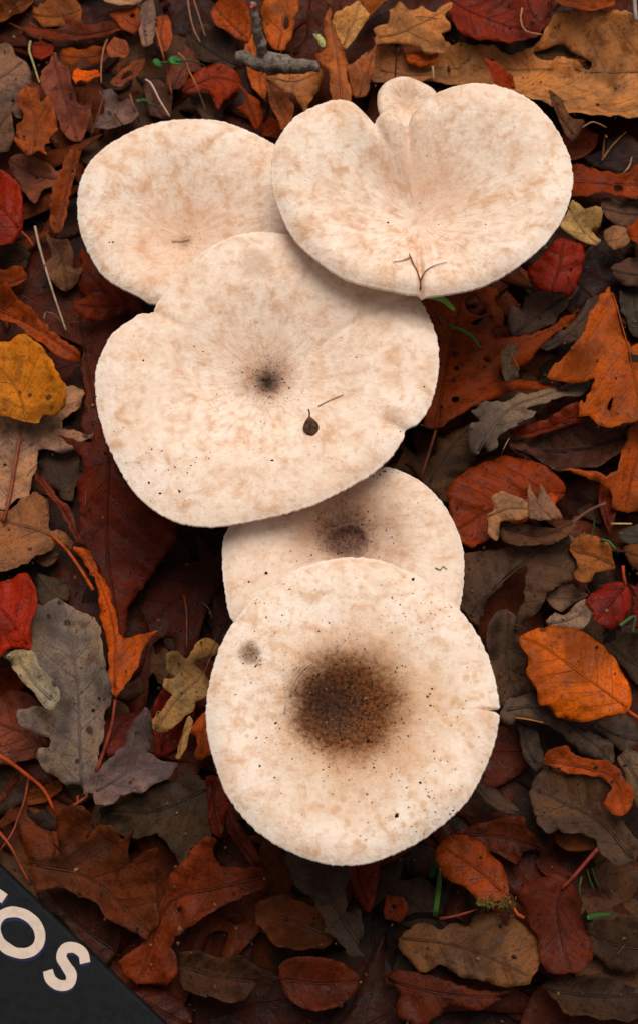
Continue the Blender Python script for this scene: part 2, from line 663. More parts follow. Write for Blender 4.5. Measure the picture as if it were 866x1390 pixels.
def leaf_build(layer, cls, col, label, outline, mid=None, stalk=None, holes=(), cup=None, tilt=None, gain=1.0, amp=1.0):
    out = P(outline)
    zlay = .023 + .0075 * layer
    kind = 'o' if cls == 'y' else cls
    zref = zlay
    for it in range(4):
        # the leaf is traced at the height where it comes to lie
        rnd = random.Random(label)
        ctl = pxs(out, zref)[:, :2]
        poly = catmull(ctl, True, .0014)
        if SHARP[kind]:
            lp = []
            for i in range(len(ctl)):
                a, b = ctl[i], ctl[(i + 1) % len(ctl)]
                k = max(1, int(round(np.linalg.norm(b - a) / .0014)))
                lp += [a + (b - a) * j / k for j in range(k)]
            poly = poly * (1 - SHARP[kind]) + np.array(lp) * SHARP[kind]
        # fine unevenness of the edge
        jit = np.array([(nz(p[0], p[1], 3.1, 260), nz(p[0], p[1], 8.7, 260)) for p in poly])
        jit2 = np.array([(nz(p[0], p[1], 5.1, 620), nz(p[0], p[1], 1.7, 620)) for p in poly])
        jit3 = np.array([(nz(p[0], p[1], 2.6, 95), nz(p[0], p[1], 6.3, 95)) for p in poly])
        poly = poly + (jit * .0012 + jit2 * .0005 + jit3 * (.0014 if kind in 'br' else .0028)) * (.55 if kind == 'b' else 1.0) * min(1, .3 + len(poly) / 150)
        mid2 = catmull(pxs(P(mid), zref)[:, :2], False, .004) if mid else catmull(pca_mid(poly), False, .004)
        hol = [catmull(pxs(P(h), zref)[:, :2], True, .0015) for h in holes]
        size = float(np.ptp(poly, axis=0).max())
        V, F = leaf_mesh2d(poly, hol, .0024 if size > .02 else .0016, rnd)
        z, uv = relief(V, poly, mid2, kind, rnd, 1.75 * amp * min(1.0, .35 + size / .06), cup, tilt)
        z -= z.mean()
        low = hget(V[:, 0], V[:, 1]) + .0007
        z0 = min(max(float(np.percentile(low - z, 88)) + .0005, zlay - .012), zlay + .014)
        Z = z + z0
        Z = np.where(Z < low, Z + np.minimum(low - Z, .010), Z)
        zn = float(Z.mean())
        if abs(zn - zref) < .0012: break
        if it < 3: zref = zn
    top = .066 if layer < 5 else .082
    Z = np.where(Z > top, top + (Z - top) * .15, Z)
    hput(V[:, 0], V[:, 1], Z)
    c = np.array([V[:, 0].mean(), V[:, 1].mean(), Z.min()])
    root = empty(NAMES[cls], c)
    tag(root, label, 'leaf')
    TRACED.append((label, V[:, 0].mean(), V[:, 1].mean()))
    V3 = np.column_stack([V, Z]) - c
    bl = mesh_obj('blade', V3, F, M[kind], root)
    set_uv(bl.data, uv)
    bl.color = leafcol(col, gain)
    solid(bl)
    # midrib and side veins
    bv = BVHTree.FromPolygons([tuple(p) for p in V3], [tuple(int(i) for i in f) for f in F])
    def drop(p, up=.00012):
        h = bv.ray_cast(Vector((p[0] - c[0], p[1] - c[1], .2)), Vector((0, 0, -1)))
        return None if h[0] is None else np.array(h[0]) + np.array([0, 0, up])
    rib = [q for q in (drop(p) for p in mid2) if q is not None]
    scol = [v * .9 for v in leafcol(col, gain)[:3]]
    if len(rib) > 2 and size > .022:
        n = len(rib)
        o = mesh_obj('midrib', *tube(rib, [.00052 - .0004 * i / n for i in range(n)], 5), M['stalk'], root)
        o.color = [v * .75 for v in scol] + [1]
        freq, slant = VEIN[kind]
        step = {'o': .012, 'r': .016, 'b': .0075, 'f': .012}[kind]
        parts = []
        acc = 0
        sgn = 1
        arr = mid2
        for i in range(1, len(arr) - 1):
            acc += np.linalg.norm(arr[i] - arr[i - 1])
            if acc < step * .5: continue
            acc = 0
            t = arr[i + 1] - arr[i - 1]
            t /= max(np.linalg.norm(t), 1e-9)
            nn = np.array([-t[1], t[0]]) * sgn
            sgn = -sgn
            ang = rnd.uniform(.75, 1.0)
            dv = t * math.cos(ang) + nn * math.sin(ang)
            ln = []
            p = arr[i].copy()
            for k in range(30):
                q = drop(p, .00008)
                if q is None: break
                ln.append(q)
                dv = dv + t * .025
                dv /= np.linalg.norm(dv)
                p = p + dv * .0028
            if len(ln) > 3:
                ln = ln[:-1]
                parts.append(tube(ln, [.00022 - .00016 * k / len(ln) for k in range(len(ln))], 4, False))
        if parts:
            o = mesh_obj('side_veins', *merge(parts), M['stalk'], root)
            o.color = [v * .8 for v in scol] + [1]
    if stalk:
        pts = P(stalk[0])
        zz = float(rib[0][2] + c[2]) if rib else zref
        p3 = []
        for i, (a, b) in enumerate(pts):
            k = i / max(1, len(pts) - 1)
            p3.append(px(a, b, zz + (stalk[2] if len(stalk) > 2 else -.002) * k))
        p3 = catmull(np.array(p3), False, .003) - c
        n = len(p3)
        r0 = (stalk[1] if len(stalk) > 1 else 3.5) * .00019
        o = mesh_obj('stalk', *tube(p3, [r0 * (.8 + .35 * i / n) for i in range(n)], 7), M['stalk'], root)
        o.color = leafcol(stalk[3] if len(stalk) > 3 else (140, 62, 36), 1.1)
    return root

# layer, kind, colour, label, outline in photograph pixels, midrib, stalk, holes
# ---- leaves behind the cream cap with the faint centre and along that side
leaf(1, 'b', (128, 66, 30), 'dark brown leaf corner lying above the long maroon pointed leaf', '-30,-20 45,-12 34,10 15,22 0,30 -30,30')
leaf(1, 'o', (160, 92, 50), 'light tan-brown leaf piece above the long maroon pointed leaf', '62,2 84,-8 104,-2 112,12 108,30 80,36 55,33 45,18')
leaf(2, 'r', (112, 46, 20), 'long dark maroon leaf with pointed lobes and upturned spines', '12,28 30,35 40,28 60,38 92,34 83,20 105,26 120,32 135,28 165,28 168,38 140,48 110,51 75,57 45,50 25,38', '168,34 110,42 14,29')
leaf(1, 'f', (80, 32, 18), 'dark maroon scrap below the long pointed maroon leaf', '-15,48 30,46 72,58 50,67 20,64 -15,62')
leaf(3, 'o', (138, 104, 88), 'grey-pink curled leaf with an upturned side by the dry green stem', '-30,58 0,56 12,60 25,75 38,86 38,110 25,125 10,137 -25,132', '-25,125 10,100 30,82')
leaf(3, 'o', (124, 104, 96), 'ash grey lobed leaf below the grey-pink curled leaf', '-25,132 0,130 20,125 30,145 32,162 22,168 15,158 18,185 10,202 -20,198', '-15,190 5,165 24,140')
leaf(4, 'o', (162, 82, 44), 'orange-brown oak leaf with scalloped edge, lying over a mauve leaf', '26,128 36,122 52,128 58,140 70,133 78,150 76,160 80,172 70,182 70,196 60,198 62,211 50,203 40,209 30,200 22,190 22,170 32,158 24,145', '46,206 48,165 36,124')
leaf(2, 'r', (134, 72, 56), 'mauve-brown pointed oak leaf under the scalloped orange-brown oak leaf', '74,74 82,90 95,95 100,125 108,140 118,142 128,140 125,162 110,187 90,182 75,145 58,120 60,98 70,88', '74,76 84,120 104,184')
leaf(3, 'f', (212, 92, 22), 'bright orange leaf bit with ragged edge beside the bent brown straw', '100,98 105,88 112,92 125,96 135,95 136,104 126,107 120,112 110,110 104,115 99,108', gain=1.1)
leaf(1, 'f', (158, 50, 22), 'small red leaf piece beside the dry green stem', '45,68 60,60 76,65 73,80 58,87 45,78', gain=.80)
leaf(2, 'o', (150, 72, 30), 'crumpled orange-brown leaf above the bright orange bit', '82,72 95,62 110,68 130,60 142,62 135,75 140,85 125,88 115,80 100,89 88,84')
leaf(3, 'o', (152, 84, 58), 'rounded brown leaf lobe beside the bent brown straw', '145,60 155,50 170,57 177,70 168,80 160,77 150,76 146,68')
leaf(3, 'b', (134, 72, 46), 'narrow folded brown leaf with holes above the mauve-grey lobed leaf', '150,113 165,96 180,86 197,78 195,92 186,105 172,112 162,119', '150,113 176,98 196,80', holes=['164,108 173,99 180,96 176,104'])
leaf(2, 'o', (146, 112, 104), 'mauve-grey round-lobed oak leaf behind the rim of the faint-centred cap', '140,118 150,113 158,121 162,135 172,131 183,142 192,160 182,172 160,174 145,180 128,174 140,155 137,135', '132,172 158,155 150,116')
leaf(1, 'o', (104, 66, 54), 'dark brown leaf with a rounded end under the beige straw', '195,115 210,107 226,118 238,138 232,158 205,155 198,132')
leaf(4, 'r', (132, 64, 34), 'rolled-up brown leaf standing like a quill beside the faint-centred cap', '96,193 104,193 110,205 105,230 95,265 86,316 75,319 71,290 78,255 86,225', '100,194 92,250 80,316', cup=.9)
leaf(2, 'r', (132, 78, 60), 'brown-mauve pointed oak leaf above the red oval leaf', '12,218 25,208 50,214 75,229 88,236 82,250 60,255 55,275 52,292 40,272 22,240', '84,240 50,235 14,218')
leaf(4, 'b', (186, 54, 20), 'glossy red oval leaf with short stalk at the grey-brown litter', '-40,262 -15,240 0,235 15,240 28,255 31,280 29,310 18,326 5,333 -15,332 -38,312 -46,285', '30,314 0,278 -38,262', ('30,314 38,322 46,334', 3, -.002, (170, 75, 40)), gain=0.65, cup=.12)
leaf(2, 'o', (126, 96, 80), 'grey-brown oak leaf with side veins beneath the long pale straw', '65,318 80,325 95,330 101,345 98,360 113,365 105,380 90,393 75,386 62,370 68,350', '70,320 84,350 92,392')
leaf(1, 'o', (88, 70, 60), 'dull grey leaf piece under the stalk of the red oval leaf', '-15,337 25,332 42,345 36,363 15,366 -15,362')
leaf(2, 'f', (134, 58, 30), 'rusty brown scrap with torn end above the rust curled leaf', '-20,372 15,366 32,363 39,372 30,385 10,389 -20,388')
leaf(1, 'r', (124, 44, 22), 'deep red leaf reaching under the edge of the faint-centred cap', '112,338 125,348 142,360 162,385 190,402 200,430 150,428 120,412 108,385')
leaf(3, 'b', (140, 52, 26), 'red-brown pointed leaf between two cream caps and the long pale straw', '98,413 115,405 130,402 150,400 173,407 166,425 145,431 120,434 107,426', '172,412 135,416 99,414', gain=.80)
leaf(4, 'r', (156, 68, 30), 'long rust-orange curled leaf strip above the yellow leaf', '-20,402 0,398 14,395 29,415 43,420 55,435 70,447 84,458 98,467 109,478 107,486 86,486 70,476 52,464 37,455 20,438 -20,425', '-18,410 40,438 106,482', cup=.5)
leaf(1, 'r', (96, 46, 32), 'wide dark brown leaf lying under the rust-orange strip and the speckled cap', '40,430 90,420 150,425 190,430 175,455 150,470 140,510 150,560 140,600 112,590 118,545 110,500 112,470 70,455')
leaf(2, 'o', (178, 134, 108), 'large pale tan oak leaf with red stalk beneath the yellow leaf', '95,517 110,522 114,533 107,550 95,560 86,565 82,578 84,582 115,583 134,585 127,598 110,600 101,610 87,615 58,611 51,615 52,627 53,641 49,650 45,667 40,681 23,684 14,693 6,699 -10,700 -40,690 -60,650 -60,600 -40,560 0,545 50,532', '10,697 18,650 28,590 38,555 46,530', ('28,590 18,650 10,692 4,708', 4.5, .003, (150, 70, 45)), holes=['112,597 120,592 128,586 132,586 130,592 124,598 116,600'])
leaf(4, 'y', (200, 122, 46), 'bright yellow leaf with wavy brown-edged margin', '-40,470 -15,463 11,461 37,461 50,467 61,476 69,490 78,507 86,519 92,533 88,550 84,557 70,563 58,560 52,571 43,570 35,568 26,567 14,560 0,558 -20,555 -45,540 -55,510', '36,568 22,525 -10,490 -44,478', gain=1.05, cup=.1)
leaf(1, 'o', (112, 96, 90), 'grey mottled leaf showing through the gap in the large tan oak leaf', '50,612 75,610 104,612 110,640 117,650 106,667 103,684 90,682 70,660 53,642')
leaf(3, 'r', (106, 40, 25), 'big dark maroon oak leaf running under the largest cap', '79,593 98,599 124,601 136,583 150,600 165,645 185,668 220,690 245,700 240,730 226,752 208,775 190,800 172,825 172,850 165,872 150,830 135,780 115,745 104,725 105,700 110,680 107,655 115,645 112,625 100,610', '150,605 149,650 145,740 164,868')
leaf(4, 'r', (128, 54, 36), 'narrow maroon leaf curl crossing beside the big dark maroon leaf', '50,640 58,648 72,665 84,680 96,690 105,720 113,739 105,736 92,708 80,690 65,672 51,653', '51,642 80,684 111,737')
leaf(3, 'o', (152, 100, 68), 'brown wrinkled leaf below the large tan oak leaf, with an orange stalk', '-30,708 17,690 46,668 68,684 72,702 72,720 88,718 98,728 95,742 75,738 70,752 52,755 40,768 20,778 0,783 -30,780', '70,726 40,715 -20,700', ('70,726 90,745 110,773 127,801', 4.5, .012, (186, 82, 36)))
leaf(2, 'o', (112, 86, 70), 'small rounded grey-brown lobe under the orange stalk', '50,748 70,747 81,755 73,766 60,769 48,760')
leaf(5, 'b', (196, 54, 18), 'fiery red-orange oval leaf beside the grey oak leaf', '-40,805 0,788 17,782 37,779 47,795 53,815 50,830 43,841 43,865 40,882 17,887 0,901 -30,894 -50,850', '43,882 0,825 -40,806', gain=0.65, cup=.1)
leaf(2, 'o', (78, 68, 64), 'dark slate leaf with wavy edge above the grey oak leaf', '50,778 70,785 88,788 98,800 95,815 80,818 62,826 52,815')
leaf(4, 'o', (140, 120, 108), 'large silvery grey oak leaf with brown midrib', '52,827 65,828 78,812 92,811 104,818 114,831 130,835 140,850 142,880 150,910 156,935 140,965 144,990 135,1012 128,1040 112,1072 106,1085 101,1060 92,1058 81,1055 75,1045 63,1038 55,1027 58,1021 70,1018 69,1007 58,1005 43,998 34,985 34,970 48,966 62,963 66,955 54,948 43,930 28,913 13,900 11,893 16,885 32,883 47,884 45,864 45,841', '106,1084 106,1000 104,920 92,850 86,815', ('106,1080 106,1096', 3.5), gain=.95)
leaf(5, 'o', (164, 148, 122), 'pale folded-over lobe lying on the silvery grey oak leaf', '13,893 40,884 60,908 83,942 80,953 67,963 55,957 42,938', cup=.3, amp=.7)
leaf(5, 'r', (182, 82, 34), 'twisted orange oak leaf with long stalk lying over the maroon leaf', '97,736 115,740 127,755 133,772 147,795 157,827 167,868 188,868 218,861 199,885 188,908 173,938 159,953 154,943 153,917 152,900 147,870 141,850 133,815 124,778 113,757', '157,950 160,900 150,830 122,760', ('157,950 152,985 143,1015 132,1046', 4.5, -.004, (140, 58, 42)), cup=.25)
leaf(2, 'b', (128, 66, 48), 'brown oval leaf with orange flush under the silvery grey oak leaf', '-30,955 0,946 17,938 37,942 54,955 60,970 45,990 70,1010 65,1022 30,1032 0,1038 -30,1036', '66,1015 20,990 -28,975')
leaf(1, 'b', (138, 54, 24), 'dull orange leaf between the fiery red leaf and the silvery grey leaf', '-20,925 0,912 30,908 38,930 12,944 -20,950', gain=.80)
leaf(1, 'r', (112, 42, 34), 'dark wine-red leaf behind the stalk of the twisted orange leaf', '146,975 192,966 190,990 168,1018 150,1028 140,1010')
leaf(4, 'o', (130, 104, 100), 'purplish grey oak leaf with a brown arching midrib', '109,1073 121,1050 130,1048 136,1044 156,1027 173,1012 185,987 199,969 208,978 206,1001 202,1021 222,1030 237,1036 225,1062 208,1070 202,1080 185,1080 167,1076 156,1087 127,1093 121,1079 107,1085', '112,1083 140,1068 180,1045 232,1032', ('120,1080 106,1090 96,1096', 4.2, .001))
leaf(1, 'f', (152, 80, 42), 'small orange leaf piece beneath the loose curved red stalk', '33,1078 60,1068 87,1057 84,1073 60,1087 36,1094')
leaf(4, 'o', (158, 120, 76), 'small tan oak leaf with three rounded lobes beside the stained cap', '222,902 226,893 240,890 255,898 258,893 262,880 275,869 290,867 298,873 295,882 283,893 268,900 280,908 284,926 281,940 267,955 263,968 255,972 238,987 217,996 208,987 209,975 226,955 235,942 222,935 222,922 238,918 225,912', '215,990 240,950 276,912 292,872')
leaf(2, 'b', (148, 42, 26), 'wine-red leaf under the small tan oak leaf', '208,970 220,942 242,942 266,962 256,992 236,1017 213,1030 210,1005', gain=0.59)
leaf(5, 'o', (172, 130, 84), 'slim pale tan lobe pointing away from the stained cap', '259,972 264,978 258,998 249,1021 241,1033 236,1030 242,1012 251,992 256,975', amp=.5)
leaf(3, 'r', (172, 80, 36), 'forked orange lobe touching the rim of the stained cap', '258,995 275,969 290,950 302,985 298,1018 275,1030 267,1031 262,1027 268,1010 266,998')
leaf(3, 'o', (92, 80, 70), 'dark mossy grey oak leaf with greenish edge', '130,1095 180,1085 230,1060 270,1050 292,1065 287,1110 290,1140 276,1160 268,1148 262,1165 250,1182 240,1170 230,1140 215,1128 190,1138 165,1130 135,1115', '280,1070 210,1100 140,1102', gain=.62)  # lower gain on leaves towards the camera: shade put into their colour
leaf(5, 'o', (122, 64, 38), 'broad chocolate oak leaf with deep rounded lobes next to the lettered board', '81,1114 95,1103 115,1104 127,1117 124,1129 118,1146 136,1129 153,1123 162,1138 165,1146 179,1140 188,1132 179,1158 179,1175 196,1161 214,1158 215,1181 214,1215 217,1239 214,1256 202,1262 196,1270 185,1262 162,1253 144,1239 115,1215 87,1204 52,1202 38,1158 61,1161 84,1152', '46,1172 120,1190 200,1262', gain=.62)
leaf(2, 'b', (94, 56, 46), 'dusky plum leaf between the chocolate oak leaf and the lettered board', '50,1203 90,1206 132,1222 164,1255 160,1290 142,1312 118,1292 88,1252 55,1225', gain=.62)
leaf(4, 'r', (148, 64, 34), 'large terracotta oak leaf with a torn blunt tip', '238,1184 266,1155 284,1137 295,1143 292,1158 301,1175 339,1179 362,1178 362,1187 357,1204 330,1218 301,1233 269,1253 240,1272 232,1285 240,1310 225,1335 180,1335 160,1305 185,1280 205,1262 218,1230 230,1205', '358,1190 300,1205 232,1225 190,1322', holes=['241,1231 246,1231 247,1237 242,1238'], gain=.62)
leaf(3, 'b', (156, 52, 26), 'narrow red leaf hanging from under the stained cap', '283,1100 282,1055 302,1055 314,1090 306,1118 300,1137 290,1132', gain=0.50)
leaf(3, 'r', (138, 54, 30), 'slim dark orange leaf tip beside the terracotta leaf', '313,1100 326,1122 338,1141 354,1166 344,1179 335,1163 320,1143 308,1118', gain=0.50)
leaf(2, 'b', (96, 50, 34), 'dark oval leaf in the hollow behind the terracotta leaf', '295,1145 320,1138 342,1160 350,1178 318,1178 298,1170', gain=.62)
leaf(3, 'o', (148, 84, 54), 'orange-brown rounded leaf lobe with frosty specks below the stained cap', '344,1236 350,1224 365,1215 385,1215 405,1222 420,1230 445,1235 455,1260 450,1282 440,1290 420,1291 400,1293 378,1283 362,1265 348,1254', '450,1270 400,1250 348,1238', gain=.62)
leaf(4, 'o', (118, 102, 98), 'wet grey leaf with torn edge under the stained cap', '385,1165 392,1150 440,1155 472,1165 470,1200 470,1235 495,1240 497,1262 490,1282 500,1297 478,1297 460,1280 440,1268 432,1240 415,1212 400,1195', '492,1290 455,1230 420,1160', holes=['470,1218 473,1212 478,1226 474,1232'], gain=.62)
leaf(2, 'b', (150, 54, 30), 'dark red leaf edge beside the wet grey torn leaf', '466,1160 490,1165 514,1168 512,1200 502,1238 485,1222 474,1195', gain=0.50)
leaf(2, 'f', (140, 62, 36), 'small brown scrap with a ring-shaped mark beside the wet grey torn leaf', '522,1214 545,1217 552,1235 541,1252 524,1247', holes=['532,1228 536,1227 536,1234 532,1234'], gain=.62)
leaf(4, 'b', (186, 86, 40), 'shiny orange oval leaf with a curved stalk and yellow moss at its tip', '590,1155 602,1137 616,1132 633,1133 650,1140 668,1160 682,1178 689,1201 689,1218 675,1225 655,1228 640,1215 630,1204 614,1198 600,1185 592,1170', '688,1220 650,1182 598,1148', ('685,1216 695,1229 702,1241 711,1246', 4, -.001, (176, 84, 40)), cup=-.2, gain=.62)
leaf(2, 'b', (116, 54, 32), 'dark rust arched leaf behind the shiny orange oval leaf', '616,1132 645,1119 674,1113 708,1111 712,1123 732,1143 741,1158 726,1153 711,1156 700,1174 680,1162 650,1150', '618,1132 680,1135 738,1156', gain=.62)
leaf(1, 'b', (108, 48, 34), 'brown-red leaf under the long red stalk', '736,1150 747,1165 767,1180 778,1190 755,1194 738,1188 726,1172', gain=.62)
leaf(4, 'r', (116, 52, 34), 'brick-red leaf with a long stalk and fine white specks', '703,1201 730,1192 755,1186 769,1195 776,1201 789,1224 792,1239 796,1259 804,1279 806,1302 786,1322 745,1320 732,1300 730,1273 718,1250 714,1236 702,1221', '770,1198 756,1225 760,1260 772,1316', ('762,1206 776,1192 795,1170 811,1152', 5, .006, (140, 56, 48)), gain=.62)
leaf(3, 'o', (148, 100, 66), 'light brown lobed oak leaf in front of the brick-red leaf', '541,1270 562,1256 579,1251 590,1254 600,1262 615,1250 633,1253 645,1239 659,1234 674,1241 682,1259 694,1244 705,1253 731,1267 737,1300 720,1332 680,1342 640,1332 600,1312 570,1314 545,1290', '546,1272 620,1284 712,1326', gain=.62)
leaf(2, 'o', (98, 76, 62), 'dull grey-brown leaf beside the green grass blade and the brick-red leaf', '800,1254 830,1250 845,1244 870,1248 890,1280 870,1312 830,1314 802,1292', gain=.62)
# ---- side of the bright orange oval leaf
leaf(4, 'o', (122, 100, 88), 'grey-brown oak leaf with two long rounded lobes below the grey strap-like leaf', '720,1065 727,1053 740,1043 766,1047 789,1050 818,1059 827,1073 815,1088 830,1103 847,1117 858,1138 864,1158 858,1169 847,1181 835,1181 824,1169 812,1149 807,1135 786,1129 769,1132 755,1127 743,1139 737,1138 726,1123 724,1106 719,1085', '856,1166 812,1112 770,1090 728,1070', gain=.62)
leaf(3, 'f', (132, 74, 40), 'brown rolled leaf edge under the two-lobed grey-brown oak leaf', '750,1130 770,1132 790,1128 810,1134 812,1148 790,1155 765,1154 754,1144', gain=.62)
leaf(5, 'r', (168, 76, 36), 'rust-orange leaf draped over the two-lobed grey-brown oak leaf', '740,1033 746,1013 766,1013 778,1024 801,1033 818,1036 832,1041 844,1062 853,1073 856,1088 845,1110 825,1100 818,1090 828,1068 815,1056 789,1052 766,1044', '742,1030 790,1040 832,1060 846,1104')
leaf(4, 'o', (104, 94, 92), 'long grey strap-like oak leaf under the bright orange oval leaf', '680,958 726,943 737,958 752,963 760,975 783,984 801,992 818,1001 833,1015 835,1030 824,1037 801,1030 778,1018 760,1001 749,990 731,981 700,975 685,990 670,975', '676,966 740,962 828,1030')
leaf(2, 'o', (90, 80, 77), 'dark slate lobed leaf below the tip of the bright orange oval leaf', '800,985 830,973 850,970 864,985 862,1010 842,1020 820,1003')
leaf(4, 'o', (122, 108, 102), 'pale grey oak leaf leaning against the rust-orange draped leaf', '838,1024 853,1014 868,1025 885,1050 885,1100 866,1100 855,1075 847,1053', '842,1024 864,1060 876,1098')
leaf(3, 'o', (78, 68, 66), 'narrow blackish leaf between the stained cap and the grey strap-like leaf', '700,978 728,993 733,1015 741,1033 731,1048 716,1034 706,1010')
leaf(2, 'o', (90, 74, 66), 'dark curled leaf under the rim of the stained cap, above the arched rust leaf', '640,1060 665,1068 690,1085 705,1100 690,1106 665,1094 645,1080')
leaf(6, 'b', (202, 98, 36), 'bright orange oval leaf with dark blotch near its tip', '706,861 720,855 740,850 760,851 783,853 801,864 824,884 844,910 855,937 856,957 847,969 818,975 789,979 769,976 755,969 749,959 734,956 731,943 723,926 714,912 718,895 708,875', '849,962 800,925 750,885 710,863', ('845,959 856,968 870,977', 4.5, -.002, (190, 80, 36)), cup=-.15, gain=1.05)
leaf(3, 'o', (98, 82, 74), 'dark brown rounded leaf tucked between the stained cap and the bright orange leaf', '660,870 672,838 682,831 694,835 699,847 706,861 714,882 722,905 728,925 730,943 700,951 672,958 668,925 662,900', '690,836 688,890 700,946')
leaf(4, 'o', (96, 76, 66), 'big dark brown oak leaf with a deep notch between its lobes', '615,756 674,746 703,746 731,737 755,729 769,718 778,737 786,758 786,778 772,789 755,795 743,801 737,815 723,835 708,853 697,850 700,835 711,815 714,772 697,772 682,783 671,807 662,830 654,850 639,847 630,835 618,827 618,783', '668,804 710,765 768,722', ('755,733 785,703 805,690 822,683', 4.5, .004, (120, 84, 74)))
leaf(5, 'o', (104, 78, 64), 'brown shrivelled leaf with a raised pale rim above the notched dark oak leaf', '680,708 717,711 740,717 768,712 785,700 778,725 750,735 715,746 690,743 677,725', '682,715 730,726 780,706')
leaf(6, 'o', (168, 120, 82), 'pale tan curled oak lobes standing in front of the dark rust leaf', '659,696 668,690 669,673 682,668 700,676 717,684 718,700 703,706 677,707 678,725 674,734 665,726 661,710', '662,700 690,690 716,692')
leaf(6, 'r', (158, 110, 82), 'two tan pointed leaf flaps before the dark rust leaf', '715,655 722,668 730,680 733,660 740,670 755,690 765,703 745,706 720,703 716,685', amp=.8)
leaf(4, 'b', (150, 58, 28), 'dark rust leaf with strong parallel veins beside the half hidden cap', '608,690 606,668 616,655 633,638 651,627 674,618 697,615 717,621 740,632 757,645 770,660 765,672 745,685 720,700 690,720 660,735 640,745 625,735 615,715', '768,666 720,672 660,695 618,722', cup=-.25, gain=.80)
leaf(5, 'f', (196, 76, 34), 'small bright orange patch of leaf beside the tan pointed flaps', '737,676 748,668 758,671 751,690 742,686', amp=.5, gain=.80)
leaf(4, 'o', (150, 92, 52), 'mottled brown leaf with orange flecks beside the notched dark oak leaf', '776,740 789,726 806,729 824,737 832,755 838,769 824,772 806,778 801,792 786,798 778,783 784,769', '834,764 806,752 780,746')
leaf(3, 'o', (140, 106, 92), 'pinkish grey leaf piece on top of the notched dark oak leaf', '748,735 765,721 780,730 784,747 770,754 754,751')
leaf(3, 'o', (134, 98, 76), 'speckled light brown leaf above the grey-tan spoon-shaped lobe', '741,797 778,794 799,806 782,819 762,829 743,821')
leaf(5, 'o', (144, 118, 104), 'grey-tan spoon-shaped leaf lobe behind the bright orange oval leaf', '743,843 755,832 769,833 783,821 795,817 805,827 801,841 790,856 772,853 746,851', '745,846 775,840 802,826')
leaf(5, 'b', (172, 46, 24), 'small glossy crimson oval leaf with dark spots', '795,817 804,804 818,792 835,789 847,792 854,804 856,821 847,841 830,853 815,850 804,841 803,827', '849,794 828,818 808,842', ('849,794 846,782 845,768', 4.5, .001, (176, 62, 36)), cup=-.12, gain=0.59)
leaf(4, 'b', (140, 40, 24), 'second crimson leaf side by side with the small glossy crimson oval leaf', '854,795 868,800 884,820 878,846 862,852 856,837 858,815', '854,797 866,822 866,848', gain=0.59)
leaf(2, 'o', (80, 78, 78), 'bluish dark leaf beside the pale straw piece', '838,722 855,714 885,714 890,736 860,740 845,733')
leaf(2, 'o', (128, 78, 50), 'brown leaf below the bluish dark leaf', '848,742 864,738 890,742 890,768 866,772 850,760')
leaf(1, 'o', (88, 74, 66), 'dark crumbling leaf below the bright crimson leaf, before the orange oval tip', '800,862 830,858 866,860 890,880 885,930 862,930 840,900 815,880')
leaf(3, 'r', (158, 74, 32), 'rust-orange leaf with long vein below the torn bright orange leaf', '757,641 778,641 801,644 824,650 841,629 847,598 856,577 880,568 905,600 900,680 866,694 841,689 832,684 826,665 795,649', '884,580 862,630 850,686')
leaf(2, 'r', (136, 50, 30), 'dark red pointed lobe hanging below the rust-orange leaf', '814,655 826,663 835,685 833,710 828,725 820,706 813,680', gain=.80)
leaf(2, 'b', (78, 48, 40), 'very dark plum leaf with smooth rounded edge under the bright orange torn leaf', '694,596 743,583 766,577 789,563 801,566 812,580 835,583 858,577 850,603 838,618 824,629 804,640 778,638 757,644 737,629 711,615 690,608', '850,590 780,608 698,602')
leaf(2, 'b', (128, 44, 26), 'dark red smooth leaf strip below the long grey lobed leaf', '690,582 740,570 780,552 802,556 797,570 770,578 745,585 712,592', gain=.80)
leaf(5, 'r', (178, 86, 34), 'bright orange oak leaf with a ragged tear and pale worn midrib', '829,385 838,418 847,455 854,464 856,490 870,495 895,500 895,570 866,573 847,577 831,581 812,580 801,569 799,563 786,559 789,540 792,545 801,527 804,513 775,516 743,507 755,490 772,475 792,450 801,423 818,395', '829,388 850,460 868,560', holes=['827,544 831,540 829,552 826,560 823,556'], tilt=(.05, .02))
leaf(3, 'r', (146, 62, 28), 'large russet oak leaf with black holes behind the two biggest caps', '560,400 600,385 645,382 674,389 677,415 683,441 671,447 670,458 703,455 723,452 746,441 769,423 790,409 780,427 752,449 723,483 703,500 690,499 677,480 677,516 706,517 735,516 769,525 764,529 723,528 694,534 665,546 645,557 633,561 610,576 592,590 572,585 575,560 570,520 575,480 570,430', '590,586 601,520 615,450 628,396', ('591,584 583,610 576,632 570,650', 4.5, -.006, (120, 60, 44)), holes=['632,402 645,400 652,412 660,422 655,428 640,425 632,415', '672,402 680,404 682,415 674,414', '638,438 655,431 668,429 665,436 645,442', '615,499 621,498 622,503 616,504', '655,489 661,488 666,493 660,494', '612,544 620,543 621,549 613,550'])
leaf(2, 'o', (108, 90, 86), 'grey oak leaf with fine pale veins behind the russet leaf', '686,418 706,421 712,403 735,395 764,403 781,386 791,391 769,412 758,426 746,440 723,452 689,455 683,435', '700,452 735,425 785,390')
leaf(3, 'o', (100, 84, 80), 'dark grey wrinkled leaf strip between the russet leaf and the torn bright orange leaf', '735,472 750,455 770,440 790,420 805,400 818,397 813,415 801,430 796,450 781,463 760,467 745,480', '738,472 775,448 814,402')
leaf(5, 'o', (108, 95, 86), 'finger-shaped grey leaf lobe lying on the russet leaf', '677,478 685,468 700,470 698,481 692,493 703,501 706,513 685,518 680,504', amp=.6)
